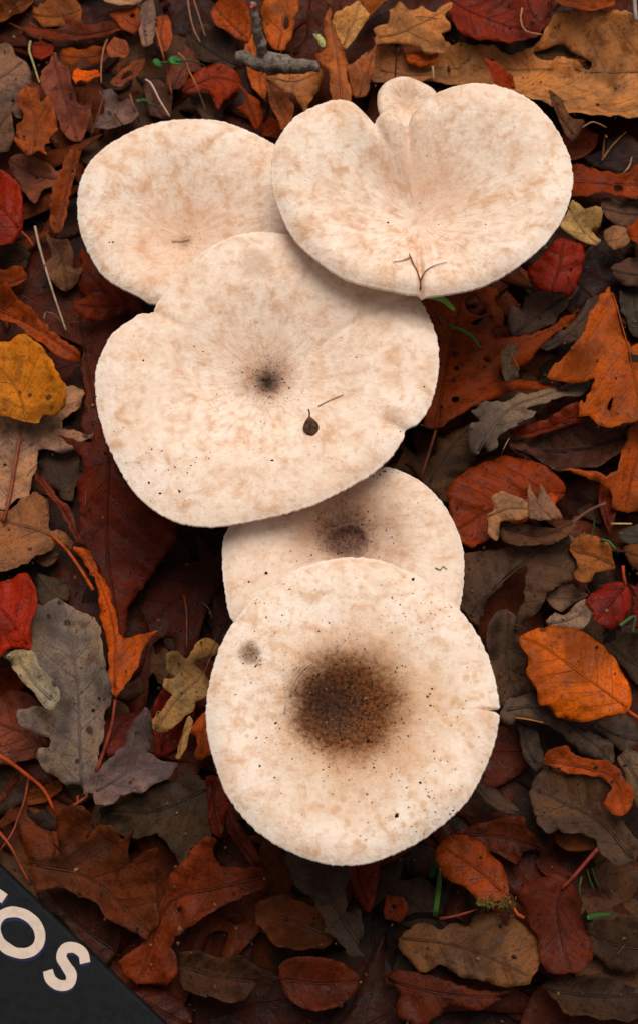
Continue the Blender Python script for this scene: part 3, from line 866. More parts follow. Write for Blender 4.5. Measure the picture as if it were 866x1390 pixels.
leaf(4, 'o', (136, 114, 98), 'long grey-beige oak leaf with small rounded lobes under the russet leaf', '637,562 665,551 694,543 720,532 745,526 770,523 772,510 783,504 801,509 801,516 786,527 760,539 738,546 719,554 730,563 720,573 697,572 699,579 680,592 674,609 665,612 660,601 651,615 645,612 638,598 639,580 646,574', '650,610 690,556 740,533 796,512')
leaf(2, 'o', (96, 74, 58), 'dim brown leaf behind the stalk of the russet leaf', '585,592 593,590 605,596 616,583 631,575 646,586 648,627 622,645 612,680 585,668 560,645 552,627 580,628 588,612')
leaf(4, 'b', (178, 52, 22), 'scarlet ragged leaf next to the cleft cap', '716,362 737,345 755,327 778,330 792,336 792,353 787,378 783,386 772,403 760,398 752,400 731,392 721,380', '748,398 758,365 764,330', gain=0.65)
leaf(4, 'o', (204, 160, 98), 'cream-yellow curled leaf with ragged edge next to the cleft cap', '776,270 792,284 806,287 815,298 812,307 801,308 814,321 808,331 789,327 772,318 756,310 765,293', '812,328 788,308 770,282', cup=.4)
leaf(3, 'b', (160, 68, 34), 'smooth rust-red leaf with one round black hole', '770,222 804,228 830,233 847,236 866,228 895,232 895,272 853,270 830,264 812,261 795,270 770,266', '772,244 830,248 893,252', holes=['833,251 840,249 846,253 844,259 836,259'])
leaf(2, 'o', (110, 90, 86), 'mauve-grey leaf beneath the rust-red leaf with the round hole', '818,272 845,270 866,270 890,290 876,304 845,309 824,301 816,286')
leaf(2, 'o', (88, 70, 72), 'slate purple leaf under the forked dry stalks', '790,217 813,205 830,185 850,180 870,193 878,225 847,236 812,231')
leaf(3, 'o', (164, 112, 74), 'small tan leaf with crinkled edge below the mauve-grey leaf', '818,316 832,306 856,310 854,324 841,336 830,341 820,330')
leaf(3, 'f', (186, 74, 32), 'bright orange scrap beside the small tan crinkled leaf', '850,309 866,299 890,304 892,327 866,332 854,323', gain=.80)
leaf(2, 'o', (94, 72, 66), 'dark brown wrinkled leaf below the small tan crinkled leaf', '826,367 850,350 866,344 892,354 892,386 850,388 832,381')
leaf(1, 'o', (84, 78, 72), 'dark greenish grey leaf beside the pale worn midrib of the torn orange leaf', '840,395 866,384 892,400 888,452 860,457 846,430')
leaf(3, 'f', (190, 94, 40), 'tiny orange crumpled scrap beside the torn orange leaf', '854,472 868,467 882,474 872,483 857,481', amp=.6)
leaf(2, 'o', (154, 74, 52), 'reddish brown leaf peeping out beside the cleft cap, below the great tan leaf', '758,185 790,174 809,184 806,200 790,216 774,217 764,200')
# ---- behind the cleft cap and round the twig
leaf(2, 'r', (184, 122, 72), 'great pale tan oak leaf with a long black tear', '515,72 560,66 600,58 640,57 670,58 700,62 735,55 738,45 748,30 760,24 790,23 830,27 880,32 960,50 985,120 940,175 880,165 850,180 830,180 815,195 795,190 760,190 735,165 690,135 640,112 590,106 545,100 515,88', '975,96 866,88 790,82 680,80 540,82', holes=['725,62 740,60 765,53 780,62 806,73 803,80 785,73 760,70 735,69'], tilt=(.0, .03), gain=1.15)
leaf(3, 'b', (168, 54, 28), 'broad brick-red leaf lying above the great tan leaf', '600,-20 640,-22 680,-18 705,-5 715,25 738,40 730,52 700,58 665,57 632,52 616,35', '604,-10 660,25 730,46', gain=0.59)
leaf(2, 'b', (132, 50, 38), 'plum-red leaf between the brick-red leaf and the great tan leaf', '692,-20 742,-20 748,15 740,40 718,38 703,15', gain=.80)
leaf(2, 'r', (152, 74, 38), 'orange-brown leaf above the black tear of the great tan leaf', '748,-20 838,-20 832,10 803,19 775,23 752,10')
leaf(4, 'f', (186, 62, 24), 'small red-orange leaf tip sticking up behind the cleft cap', '658,77 674,89 694,106 700,120 672,114 661,94', cup=.5, gain=.80)
leaf(3, 'o', (126, 88, 68), 'brown curl on the great tan leaf beside the cleft cap', '745,124 760,134 775,158 792,165 778,187 764,172')
leaf(4, 'o', (194, 126, 72), 'light tan oak leaf with wavy lobes above the cleft cap', '507,38 524,37 527,17 544,6 562,17 573,6 585,14 612,6 608,26 615,40 602,46 616,61 579,69 550,58 515,63 508,46', '513,54 560,38 610,10')
leaf(3, 'f', (176, 84, 36), 'small orange fold of leaf in front of the light tan oak leaf', '548,72 580,70 595,74 590,84 570,90 552,86')
leaf(2, 'o', (158, 102, 66), 'tan-brown leaf between the light tan oak leaf and the small cap', '490,78 520,64 548,72 556,90 590,92 592,108 540,112 500,116 488,100')
leaf(4, 'b', (210, 150, 88), 'smooth honey-coloured curled leaf beside the tall brown oak lobe', '452,30 475,9 487,2 501,20 490,36 469,66 456,50', '466,60 488,8', cup=.5)
leaf(3, 'b', (156, 82, 36), 'dark orange rolled leaf above the honey-coloured leaf', '485,3 500,-12 534,-12 522,6 500,27', cup=.6)
leaf(5, 'r', (180, 102, 58), 'tall brown pointed oak leaf standing beside the tip of the twig', '446,13 455,43 469,69 472,84 471,98 478,140 450,140 446,98 438,87 429,69 443,64 440,38', '464,138 458,80 447,18')
leaf(4, 'r', (168, 98, 60), 'tan pointed lobe leaning between the tall brown oak leaf and the small cap', '511,64 507,87 498,126 482,130 471,98 492,80', '488,126 508,70')
leaf(6, 'f', (200, 200, 130), 'tiny pale green leaf shred on the tall brown oak leaf', '425,45 435,46 442,55 442,63 436,62 430,53', amp=.5)
leaf(3, 'r', (186, 96, 44), 'orange oak leaf with one black hole behind the upright shoot of the twig', '353,6 373,-12 410,-12 400,37 388,69 370,66 359,43', '378,66 392,-8', holes=['385,25 391,24 392,37 387,40'])
leaf(3, 'r', (192, 124, 76), 'pale tan leaf beneath the thick end of the twig', '362,103 402,98 428,84 439,92 432,120 412,156 402,130 385,127', '368,106 400,112 434,96')
leaf(2, 'r', (192, 96, 46), 'orange leaf strip under the broken end of the twig', '338,50 347,43 353,80 362,98 361,132 344,117 332,90', '345,48 350,90 357,128')
leaf(4, 'r', (156, 86, 50), 'brown ribbon-like leaf running from the twig to the caps', '362,104 385,127 401,156 384,182 366,138', '366,108 390,168')
leaf(3, 'b', (168, 56, 24), 'red cracked leaf with pale fold beneath the tan straw', '248,124 255,107 275,92 304,87 324,98 327,115 315,127 304,141 298,158 289,137 281,121 258,127', '250,122 290,104 324,108', gain=.80)
leaf(3, 'r', (178, 70, 30), 'orange-red forked leaf beside the brown ribbon-like leaf', '324,111 336,127 353,136 357,165 347,177 336,160 324,147 333,139', '330,120 348,170', gain=.80)
leaf(2, 'f', (168, 64, 26), 'small orange-red scrap where two cream caps meet', '352,166 370,158 385,180 376,190 356,186', gain=.80)
leaf(2, 'b', (156, 74, 34), 'warm brown oval leaf beside the upright shoot of the twig', '289,3 315,-12 339,20 341,35 336,56 315,44 295,36 287,17', '336,50 292,4')
leaf(2, 'o', (132, 74, 60), 'mauve-brown leaf behind the little green seedling', '227,86 238,69 255,58 266,75 273,93 258,99 243,122 230,126', '234,120 262,66')
leaf(1, 'o', (96, 80, 74), 'grey leaf under the red cracked leaf', '258,130 285,126 304,140 300,165 275,165')
leaf(2, 'r', (168, 72, 32), 'orange-brown leaf with a round hole near the pale tan edge', '148,18 165,11 186,9 193,30 181,46 165,39 158,28', holes=['176,20 181,18 184,22 179,25'])
leaf(2, 'o', (148, 112, 96), 'beige-grey narrow leaf between two orange-brown leaves', '192,5 210,1 214,25 206,62 195,67 189,40')
leaf(3, 'r', (156, 76, 42), 'upright orange-brown sliver by the little green seedling', '214,20 228,17 236,45 229,72 220,77 213,50')
leaf(3, 'b', (200, 144, 108), 'pale tan leaf edge above the orange-brown leaf with a round hole', '138,-20 202,-20 187,3 160,6 143,2')
leaf(1, 'o', (72, 60, 56), 'dark slate hollow leaf behind the thin tan stems', '255,40 290,38 318,58 325,85 300,86 270,85 258,62')
# ---- the ground nearest the camera, its shade put into the leaf colours by low gain
leaf(3, 'o', (96, 70, 56), 'dark brown oak leaf in front of the terracotta leaf', '240,1300 275,1290 300,1300 330,1296 352,1318 345,1345 310,1360 275,1352 250,1340', '244,1310 295,1325 348,1332', gain=.62)
leaf(3, 'b', (120, 54, 32), 'dark rust oval leaf in front of the frosty brown lobe', '380,1310 420,1300 462,1308 490,1330 470,1360 425,1372 388,1350', '384,1330 440,1335 488,1332', gain=.62)
leaf(3, 'r', (104, 48, 30), 'dim maroon oak leaf in front of the light brown lobed oak leaf', '520,1320 560,1318 600,1330 650,1345 690,1350 660,1372 610,1368 570,1392 535,1380 545,1350', '524,1330 600,1350 684,1354', gain=.62)
leaf(3, 'o', (88, 70, 60), 'dusky grey-brown oak leaf in front of the brick-red leaf', '740,1335 775,1328 812,1322 850,1335 882,1330 895,1365 850,1385 800,1380 760,1372', '746,1345 810,1352 886,1350', gain=.62)
leaf(2, 'b', (98, 44, 28), 'dark oval leaf beside the corner of the lettered board', '175,1345 215,1338 245,1355 262,1385 230,1405 190,1395', '180,1350 255,1392', gain=.62)

for a, k in sorted(LEAVES, key=lambda t: t[0][0]): leaf_build(*a, **k)

# ------------------------------------------------------------------ mushrooms
CAPN = [0]
def cap_material(name, stains, patch=.55, tint=(1, 1, 1), spot=.0, streak=.4):
    m = NT(name)
    tc = m.n('ShaderNodeTexCoord')
    co = tc.outputs['Object']
    sp = m.n('ShaderNodeSeparateXYZ')
    m.put(sp.inputs[0], co)
    flat = m.n('ShaderNodeCombineXYZ')
    m.put(flat.inputs[0], sp.outputs[0])
    m.put(flat.inputs[1], sp.outputs[1])
    fl = flat.outputs[0]
    ctr = fl
    CAPN[0] += 1
    fl = m.vm('ADD', ctr, (CAPN[0] * 1.37, CAPN[0] * .83, 0.0))        # every cap its own pattern
    rad = m.vm('LENGTH', ctr)
    ang = m.vm('NORMALIZE', ctr)
    # streaks run out from the centre: direction decides, distance hardly does
    rv = m.vm('ADD', m.vm('SCALE', ang, s=6.0), m.vm('SCALE', fl, s=75.0))
    st = m.noise(rv, 1.6, 5, .65)
    n1 = m.noise(fl, 92, 6, .64, .5)
    n2 = m.noise(fl, 330, 5, .6)
    n3 = m.noise(fl, 1100, 3, .6)
    n0 = m.noise(fl, 21, 3, .5)
    t = lambda c: tuple(a * b for a, b in zip(lin(c)[:3], tint)) + (1,)
    c = m.mix(m.rng(n0, .35, .65), t((245, 223, 204)), t((238, 210, 187)))
    c = m.mix(m.rng(n1, .45, .68, 0, patch * 1.05), c, t((216, 170, 134)))
    c = m.mix(m.rng(m.noise(fl, 190, 5, .6, .3), .49, .70, 0, patch), c, t((214, 166, 128)))
    c = m.mix(m.rng(n1, .58, .74, 0, patch), c, t((202, 150, 112)))
    c = m.mix(m.rng(n1, .46, .34, 0, .6), c, t((247, 229, 211)))
    c = m.mix(m.rng(m.noise(fl, 34, 4, .6, .6), .50, .70, 0, patch * .4), c, t((224, 176, 136)))
    nearc = m.rng(rad, .072, .012)
    c = m.mix(m.math('MULTIPLY', m.math('MULTIPLY', m.rng(st, .48, .66), nearc), streak * .75), c, t((196, 146, 114)))
    c = m.mix(m.rng(n2, .52, .72, 0, .32), c, t((206, 164, 130)))
    c = m.mix(m.rng(n3, .55, .75, 0, .12), c, t((196, 158, 128)))
    c = m.mix(m.rng(n2, .46, .30, 0, .3), c, t((250, 234, 218)))
    if spot > 0:
        v = m.vor(m.vm('ADD', fl, m.vm('SCALE', m.n('ShaderNodeTexNoise').outputs[1], s=.0)), 210)
        sz = m.math('MULTIPLY', m.rng(m.noise(fl, 42, 3), .46, .62), .48)
        c = m.mix(m.math('MULTIPLY', m.rng(v.outputs['Distance'], sz, m.math('MULTIPLY', sz, .45)), spot), c, t((214, 166, 120)))
    # small grey-brown flecks in the skin
    v2 = m.vor(fl, 420)
    s2 = m.math('MULTIPLY', m.rng(m.noise(fl, 55, 2), .48, .70), .30)
    c = m.mix(m.math('MULTIPLY', m.rng(v2.outputs['Distance'], s2, m.math('MULTIPLY', s2, .5)), .38), c, t((150, 118, 96)))
    dust = None
    for (x, y, r, soft, col, strength, grain) in stains:
        d = m.vm('DISTANCE', ctr, (x, y, 0.0))
        d = m.math('ADD', d, m.math('MULTIPLY', m.math('SUBTRACT', m.noise(fl, 85, 5, .6), .5), r * (1.1 if r < .015 else .5)))
        k = m.rng(d, r * (1 + soft), r * (1 - soft), 0, strength)
        if grain:
            # dirt and dark scales: the edge breaks up into grains
            gr = m.noise(fl, 430, 6, .78)
            dd = m.math('ADD', d, m.math('MULTIPLY', m.math('SUBTRACT', gr, .5), r * 1.15 if r > .008 else r * 1.0))
            k = m.rng(dd, r * (1 + soft * .7), r * (1 - soft), 0, strength)
            gold = m.mix(1.0, lin(col), (1.4, 1.35, 1.2, 1), 'MULTIPLY')
            dark = m.mix(1.0, lin(col), (.26, .20, .16, 1), 'MULTIPLY')
            g2 = m.noise(fl, 560, 6, .8)
            dk = m.mix(m.rng(m.noise(fl, 240, 5, .75), .40, .62), lin(col), gold)
            dk = m.mix(m.rng(g2, .46, .56, 0, .95), dk, dark)
            dk = m.mix(m.rng(m.noise(fl, 620, 3, .6), .635, .69, 0, .65), dk, lin((176, 128, 84)))
            c = m.mix(k, c, dk)
            d2 = m.rng(d, r * 2.4, r * 1.0, 0, .8)
            fine = m.math('MULTIPLY', m.rng(m.noise(fl, 900, 4, .75), .585, .65), d2)
            c = m.mix(fine, c, lin((98, 54, 26)))
        else:
            c = m.mix(k, c, lin(col))
    # scattered specks of soil
    pe = m.rng(m.noise(fl, 28, 3), .52, .66)
    fine = m.math('MULTIPLY', m.rng(m.noise(fl, 760, 3, .7), .655, .70), pe)
    c = m.mix(m.math('MULTIPLY', fine, .7), c, lin((88, 62, 46)))
    rim = m.n('ShaderNodeAttribute', attribute_name='rim').outputs['Fac']
    c = m.mix(m.rng(m.math('ADD', rim, m.math('MULTIPLY', m.math('SUBTRACT', n2, .5), .09)), .972, .996, 0, .4), c, t((250, 234, 218)))
    m.put(m.b.inputs['Base Color'], c)
    m.put(m.b.inputs['Roughness'], m.rng(n2, .3, .7, .55, .78))
    m.b.inputs['Specular IOR Level'].default_value = .2
    h = m.math('ADD', m.math('MULTIPLY', n2, .5), m.math('MULTIPLY', n3, .18))
    h = m.math('ADD', h, m.math('MULTIPLY', m.math('MULTIPLY', st, nearc), .35))
    h = m.math('ADD', h, m.math('MULTIPLY', n1, .8))
    m.bump(h, .75, .0013)
    return m.m

M['flesh'] = plain('mushroom_stem_skin', (226, 200, 174), .7, .3, 90, .5, .0008)
M['gill'] = plain('mushroom_gill_skin', (232, 204, 172), .7, .2, 120, .2, .0004)

def mushroom(label, outline, centre, zrim, depth, well, mat, slope=(0, 0), creases=(), wav=.0022, lip=.0032, stemr=.011, seed=1,
             ring=None, dome=.0):
    """well: how far out the hollow reaches (0..1); creases: (pixel x, y, depth m, width rad, inner r)"""
    rnd = random.Random(seed)
    NA = 540
    cz = zrim - depth
    C = px(centre[0], centre[1], cz)
    pts = []
    for a, b in P(outline):
        q = px(a, b, zrim)
        q = px(a, b, zrim + slope[0] * (q[0] - C[0]) + slope[1] * (q[1] - C[1]))
        pts.append(q)
    cur = catmull(np.array(pts), True, .0009)
    rel = cur[:, :2] - C[:2]
    th = np.unwrap(np.arctan2(rel[:, 1], rel[:, 0]))
    if th[-1] < th[0]: th, rel = -(-th)[::-1][::1], rel[::-1]
    th = np.unwrap(np.arctan2(rel[:, 1], rel[:, 0]))
    rr = np.hypot(rel[:, 0], rel[:, 1])
    o = np.argsort(th % (2 * math.pi))
    ta, ra = (th % (2 * math.pi))[o], rr[o]
    ta = np.concatenate([[ta[-1] - 2 * math.pi], ta, [ta[0] + 2 * math.pi]])
    ra = np.concatenate([[ra[-1]], ra, [ra[0]]])
    A = np.arange(NA) * 2 * math.pi / NA
    R = np.interp(A, ta, ra)
    # the broad form without notches, used towards the centre
    ker = np.exp(-.5 * (np.arange(-60, 61) / 20.0) ** 2)
    ker /= ker.sum()
    RS = np.convolve(np.concatenate([R[-60:], R, R[:60]]), ker, 'valid')
    fine = np.array([1 + .0065 * noise.noise(Vector((math.cos(a) * 26, math.sin(a) * 26, seed))) +
                     .0055 * noise.noise(Vector((math.cos(a) * 75, math.sin(a) * 70, seed + 3))) for a in A])
    CR = []
    for (a, b, dp, wd, r0) in creases:
        q = px(a, b, zrim)
        CR.append((math.atan2(q[1] - C[1], q[0] - C[0]), dp, wd, r0))
    def zat(r, a, x, y):
        u = min(1.0, r / well)
        s = u * u * (3 - 2 * u)
        z = zrim - depth * (1 - s) + slope[0] * x + slope[1] * y
        z += dome * math.sin(math.pi * min(1, max(0, (r - .35) / .65)))
        if r > .80: z -= lip * ((r - .80) / .20) ** 2.4
        z += wav * r ** 2 * (noise.noise(Vector((math.cos(a) * 1.5, math.sin(a) * 1.5, seed * 3.7))) * 1.7)
        z += .0013 * noise.noise(Vector((x * 38, y * 38, seed))) * min(1, r * 2)
        z += .0004 * noise.noise(Vector((math.cos(a) * 7, math.sin(a) * 7, r * 2 + seed))) * max(0, 1 - abs(r - .45) / .5)
        if ring: z += ring[1] * math.exp(-((r - ring[0]) / .022) ** 2) + ring[2] * math.exp(-(r / (ring[0] * .75)) ** 4)
        for ca, dp, wd, r0 in CR:
            da = (a - ca + math.pi) % (2 * math.pi) - math.pi
            w = max(0, min(1, (r - r0) / (.55 - r0 * .5)))
            z -= dp * math.exp(-(da * max(r, .15) / wd) ** 2) * w
        return z
    rings = [.0] + [i / 46 for i in range(1, 40)] + [.88, .91, .935, .955, .972, .985, .994, 1.0]
    V, F = [], []
    V.append((0, 0, zat(0, 0, 0, 0) - cz))
    def xy(k, r):
        w = max(0.0, (r - .45) / .55) ** 2.2 if r < 1 else 1.0
        Rk = RS[k] * (1 - w) + R[k] * w
        Rk *= 1 + (fine[k] - 1) * max(0, (r - .7) / .3)
        return Rk * r * math.cos(A[k]), Rk * r * math.sin(A[k])
    for r in rings[1:]:
        for k in range(NA):
            x, y = xy(k, r)
            V.append((x, y, zat(r, A[k], x, y) - cz))
    top = len(V)
    for (dr, dz) in ((1.0, -.0012), (.994, -.0024), (.982, -.0033), (.965, -.0034)):
        for k in range(NA):
            x, y = xy(k, 1.0)
            V.append((x * dr, y * dr, zat(1.0, A[k], x, y) - cz + dz))
    nr = len(rings) - 1 + 4
    for k in range(NA): F.append((0, 1 + k, 1 + (k + 1) % NA))
    for j in range(nr - 1):
        b0, b1 = 1 + j * NA, 1 + (j + 1) * NA
        for k in range(NA):
            k2 = (k + 1) % NA
            F.append((b0 + k, b1 + k, b1 + k2, b0 + k2))
    root = empty('mushroom', (C[0], C[1], 0.004))
    tag(root, label, 'mushroom', 'cream funnel mushrooms in a clump')
    cap = mesh_obj('cap', V, F, mat, root)
    cap.location = (0, 0, cz - .004)
    ra_ = np.concatenate([[0.0], np.repeat(rings[1:], NA), np.ones(4 * NA)])
    cap.data.attributes.new('rim', 'FLOAT', 'POINT').data.foreach_set('value', ra_.astype(np.float32))
    # gills: a pleated cone below the cap, running down to the stem
    gv, gf = [], []
    NG = 270
    for r in (.966, .80, .60, .40, .24):
        for k in range(NG):
            kk = (k * 2) % NA
            x, y = xy(kk, 1.0)
            x *= r
            y *= r
            d = -.0036 - .010 * (1 - r) - (.0032 if k % 2 else 0) * math.sin(math.pi * min(1, (1 - r) * 1.6 + .02))
            d += -.004 if r < .9 else 0
            gv.append((x, y, zat(r, A[kk], x, y) - cz + d))
    for j in range(4):
        for k in range(NG):
            k2 = (k + 1) % NG
            gf.append((j * NG + k, j * NG + k2, (j + 1) * NG + k2, (j + 1) * NG + k))
    g = mesh_obj('gills', gv, gf, M['gill'], cap, smooth=False)
    # stem
    sv, sf = [], []
    NS = 28
    H = cz - .008
    for j in range(9):
        t = j / 8
        rad = stemr * (1.35 - .55 * math.sin(math.pi * (.15 + .7 * t)) + (.9 * (t - .75) / .25 if t > .75 else 0))
        for k in range(NS):
            a = 2 * math.pi * k / NS
            q = rad * (1 + .07 * noise.noise(Vector((math.cos(a) * 3, math.sin(a) * 3, t * 2 + seed))))
            sv.append((q * math.cos(a), q * math.sin(a), -.004 + t * H))
    for j in range(8):
        for k in range(NS):
            k2 = (k + 1) % NS
            sf.append((j * NS + k, j * NS + k2, (j + 1) * NS + k2, (j + 1) * NS + k))
    sf.append(tuple(range(NS - 1, -1, -1)))
    sf.append(tuple(8 * NS + k for k in range(NS)))
    mesh_obj('stem', sv, sf, M['flesh'], root)
    bv = BVHTree.FromPolygons([Vector(v) + Vector((C[0], C[1], cz)) for v in V], F)
    def surf(a, b):
        """point of the cap seen at photograph pixel a, b"""
        d = Vector(px(a, b, 0.0) - CAMP).normalized()
        h = bv.ray_cast(Vector(CAMP), d)
        return None if h[0] is None else np.array(h[0])
    return root, C, surf

def off(p, c, z):
    q = px(p[0], p[1], z)
    return (q[0] - c[0], q[1] - c[1])

def stain(pt, centre, zr, dep, rpx, soft, col, s, grain=False):
    C = px(centre[0], centre[1], zr - dep)
    q = px(pt[0], pt[1], zr - dep)
    return (q[0] - C[0], q[1] - C[1], rpx * (DIST - zr) / FPX, soft, col, s, grain)

CAPS = {}
# cream cap with faint centre
c0, z0, d0 = (250, 322), .078, .014
CAPS['faint'] = mushroom('cream mushroom with faintly marked centre, tucked behind the largest cap',
    '104,275 108,245 120,220 140,198 165,180 195,166 230,157 265,155 300,158 335,170 360,183 382,200 400,235 408,270 404,310 388,345 350,375 300,396 255,406 205,409 190,401 165,388 140,370 120,340 108,310',
    c0, z0, d0, .80, cap_material('faint_cap_skin', [
        stain((250, 326), c0, z0, d0, 60, .9, (210, 164, 132), .55), stain((252, 330), c0, z0, d0, 10, .9, (120, 86, 66), .45, True)], .75, (1, .99, .985)),
    slope=(0, .04), seed=3, wav=.002)
# cap of the dark hollow and the bud, the largest
c0, z0, d0 = (361, 516), .096, .016
CAPS['large'] = mushroom('largest cream mushroom with a small black hollow and a dead bud on it',
    '128,520 130,495 140,470 155,445 175,430 190,419 202,417 206,423 211,409 225,390 245,365 275,338 310,322 345,315 375,317 400,322 440,330 480,345 520,362 555,382 572,404 585,430 593,455 596,490 592,520 583,550 568,572 557,578 550,582 549,588 541,605 525,625 500,645 465,665 430,682 390,695 350,703 310,710 275,712 245,708 215,695 190,675 168,645 150,610 137,575 130,545',
    c0, z0, d0, .72, cap_material('large_cap_skin', [
        stain((363, 516), c0, z0, d0, 46, .95, (196, 152, 124), .40), stain((362, 517), c0, z0, d0, 32, .95, (142, 98, 68), .8, True), stain((362, 517), c0, z0, d0, 16, .95, (40, 24, 15), .98, True),
        stain((349, 380), c0, z0, d0, 20, .5, (190, 160, 134), .45), stain((530, 578), c0, z0, d0, 9, .8, (170, 120, 86), .5)], .60, (1, .985, .975), streak=.6),
    seed=5, wav=.0028, creases=[(206, 421, .0016, .03, .55), (543, 582, .002, .03, .7), (500, 425, .0012, .025, .1), (430, 345, .0012, .03, .15)])
# half hidden one with the greyish ring
c0, z0, d0 = (470, 732), .079, .012
CAPS['ringed'] = mushroom('half hidden cream mushroom with a greyish brown ring at its centre',
    '301,750 303,730 312,712 340,690 400,660 450,645 500,635 527,632 550,640 575,655 600,680 618,710 629,745 630,780 625,820 610,860 560,895 480,912 400,900 340,870 314,838 305,800',
    c0, z0, d0, .62, cap_material('ringed_cap_skin', [
        stain((470, 722), c0, z0, d0, 66, .8, (172, 122, 88), .75), stain((470, 728), c0, z0, d0, 38, .6, (104, 74, 62), .9, True)], .50, (1, .99, .985)),
    seed=9, ring=(.185, .0016, -.0022), wav=.002)
# round cap with dark stain
c0, z0, d0 = (472, 968), .112, .010
CAPS['stained'] = mushroom('round cream mushroom with a wide dark brown stained centre',
    '279,965 282,935 290,900 303,865 322,835 345,808 375,785 410,766 445,757 480,754 515,758 550,770 585,790 615,815 640,845 660,880 672,915 677,945 678,960 652,961 677,966 676,990 668,1020 655,1050 635,1085 605,1115 570,1140 535,1158 500,1170 465,1173 430,1168 395,1155 360,1135 330,1108 305,1072 290,1030 281,995',
    c0, z0, d0, .52, cap_material('stained_cap_skin', [
        stain((484, 974), c0, z0, d0, 112, .4, (206, 158, 116), .6), stain((474, 966), c0, z0, d0, 80, .35, (160, 104, 58), .75), stain((470, 964), c0, z0, d0, 70, .34, (112, 62, 22), .98, True),
        stain((446, 955), c0, z0, d0, 46, .8, (58, 29, 10), .92, True), stain((342, 895), c0, z0, d0, 15, .6, (122, 80, 52), .8, True)],
        .62, (1, .992, .985), spot=.6),
    seed=13, wav=.0016, lip=.004)
# cleft, heart-shaped
c0, z0, d0 = (566, 300), .116, .021
CAPS['cleft'] = mushroom('cleft heart-shaped cream mushroom with a forked needle on its rim',
    '368,225 372,195 385,170 405,150 430,137 455,129 475,131 490,139 500,150 507,161 512,155 520,148 530,147 540,152 552,165 558,152 570,137 590,120 615,110 650,107 685,115 720,132 748,158 768,190 778,222 777,255 768,285 752,312 730,338 700,362 665,380 630,390 595,396 574,397 570,392 564,394 535,390 500,384 465,372 430,348 400,318 380,280 370,250',
    c0, z0, d0, .92, cap_material('cleft_cap_skin', [
        stain((600, 265), c0, z0, d0, 48, .9, (216, 168, 134), .55), stain((548, 235), c0, z0, d0, 44, .9, (222, 176, 146), .45)], .70, (1, .99, .985), streak=.75),
    seed=17, wav=.003, creases=[(552, 164, .0045, .05, .4), (507, 161, .004, .05, .55), (571, 396, .004, .03, .3)])
c0, z0, d0 = (552, 142), .092, .004
CAPS['small'] = mushroom('small cream mushroom lobe peeping out behind the cleft heart-shaped cap',
    '512,132 514,120 524,109 540,102 558,103 575,108 590,120 598,140 595,165 575,182 545,182 525,168 514,150',
    c0, z0, d0, .8, cap_material('small_cap_skin', [], .6, (1, .975, .955)), seed=21, wav=.001, lip=.002, stemr=.006)

# ------------------------------------------------------------------ soil crumbs lying on the caps
def crumb(c, r, rnd):
    base = [(1, 0, 0), (-1, 0, 0), (0, 1, 0), (0, -1, 0), (0, 0, 1), (0, 0, -1)]
    f = [(0, 2, 4), (2, 1, 4), (1, 3, 4), (3, 0, 4), (2, 0, 5), (1, 2, 5), (3, 1, 5), (0, 3, 5)]
    a = rnd.uniform(0, 6.28)
    s = rnd.uniform(.6, 1.6)
    v = []
    for b in base:
        k = rnd.uniform(.6, 1.25) * r
        x, y = b[0] * k * s, b[1] * k
        v.append((c[0] + x * math.cos(a) - y * math.sin(a), c[1] + x * math.sin(a) + y * math.cos(a), c[2] + b[2] * k * .7 + r * .15))
    return v, f

def crumbs(key, label, fixed, clouds, seed):
    rnd = random.Random(seed)
    surf = CAPS[key][2]
    parts = []
    for (a, b, r) in fixed:
        q = surf(a, b)
        if q is not None: parts.append(crumb(q, r * .00023, rnd))
    for (a, b, sx, sy, n, r0, r1) in clouds:
        for i in range(n):
            q = surf(rnd.gauss(a, sx), rnd.gauss(b, sy))
            if q is not None: parts.append(crumb(q, rnd.uniform(r0, r1) ** 1.0 * .00023, rnd))
    v, f = merge(parts)
    o = mesh_obj('soil_crumbs', v, f, M['crumb'], None, False)
    tag(o, label, 'soil crumbs', kind='stuff')

crumbs('stained', 'dark soil crumbs scattered over the stained round cap',
    [(433, 857, 3.2), (560, 787, 4), (583, 942, 3), (586, 935, 2.6), (580, 946, 2.4), (498, 1078, 3.2), (538, 1107, 3.6), (500, 1006, 5), (463, 1005, 2.6),
     (570, 1063, 3), (353, 1040, 2.4), (320, 943, 2), (346, 857, 2), (496, 1140, 2.6), (489, 1135, 2), (614, 1100, 2.4), (362, 838, 2)],
    [(470, 965, 42, 42, 170, .9, 2.6), (490, 1000, 60, 50, 90, .8, 2.0), (342, 897, 8, 9, 26, .8, 2.2), (560, 820, 40, 30, 60, .7, 1.7),
     (590, 1080, 35, 45, 70, .7, 1.9), (470, 960, 130, 130, 110, .7, 1.8), (375, 815, 30, 22, 40, .7, 1.8)], 31)
crumbs('large', 'small dark soil crumbs on the largest cap',
    [(203, 655, 3.2), (244, 667, 3.4), (218, 670, 2.6), (205, 680, 2.6), (195, 489, 2.2), (264, 470, 2.4), (276, 477, 2), (483, 485, 2.8), (370, 625, 2.6),
     (543, 586, 2.4), (131, 538, 3), (575, 525, 2.4), (393, 527, 2.2), (182, 456, 2), (260, 632, 2), (238, 634, 2)],
    [(362, 517, 12, 14, 46, .8, 2.2), (361, 516, 45, 45, 45, .7, 1.6), (230, 640, 40, 28, 34, .7, 2.0), (440, 540, 90, 70, 36, .7, 1.6)], 32)
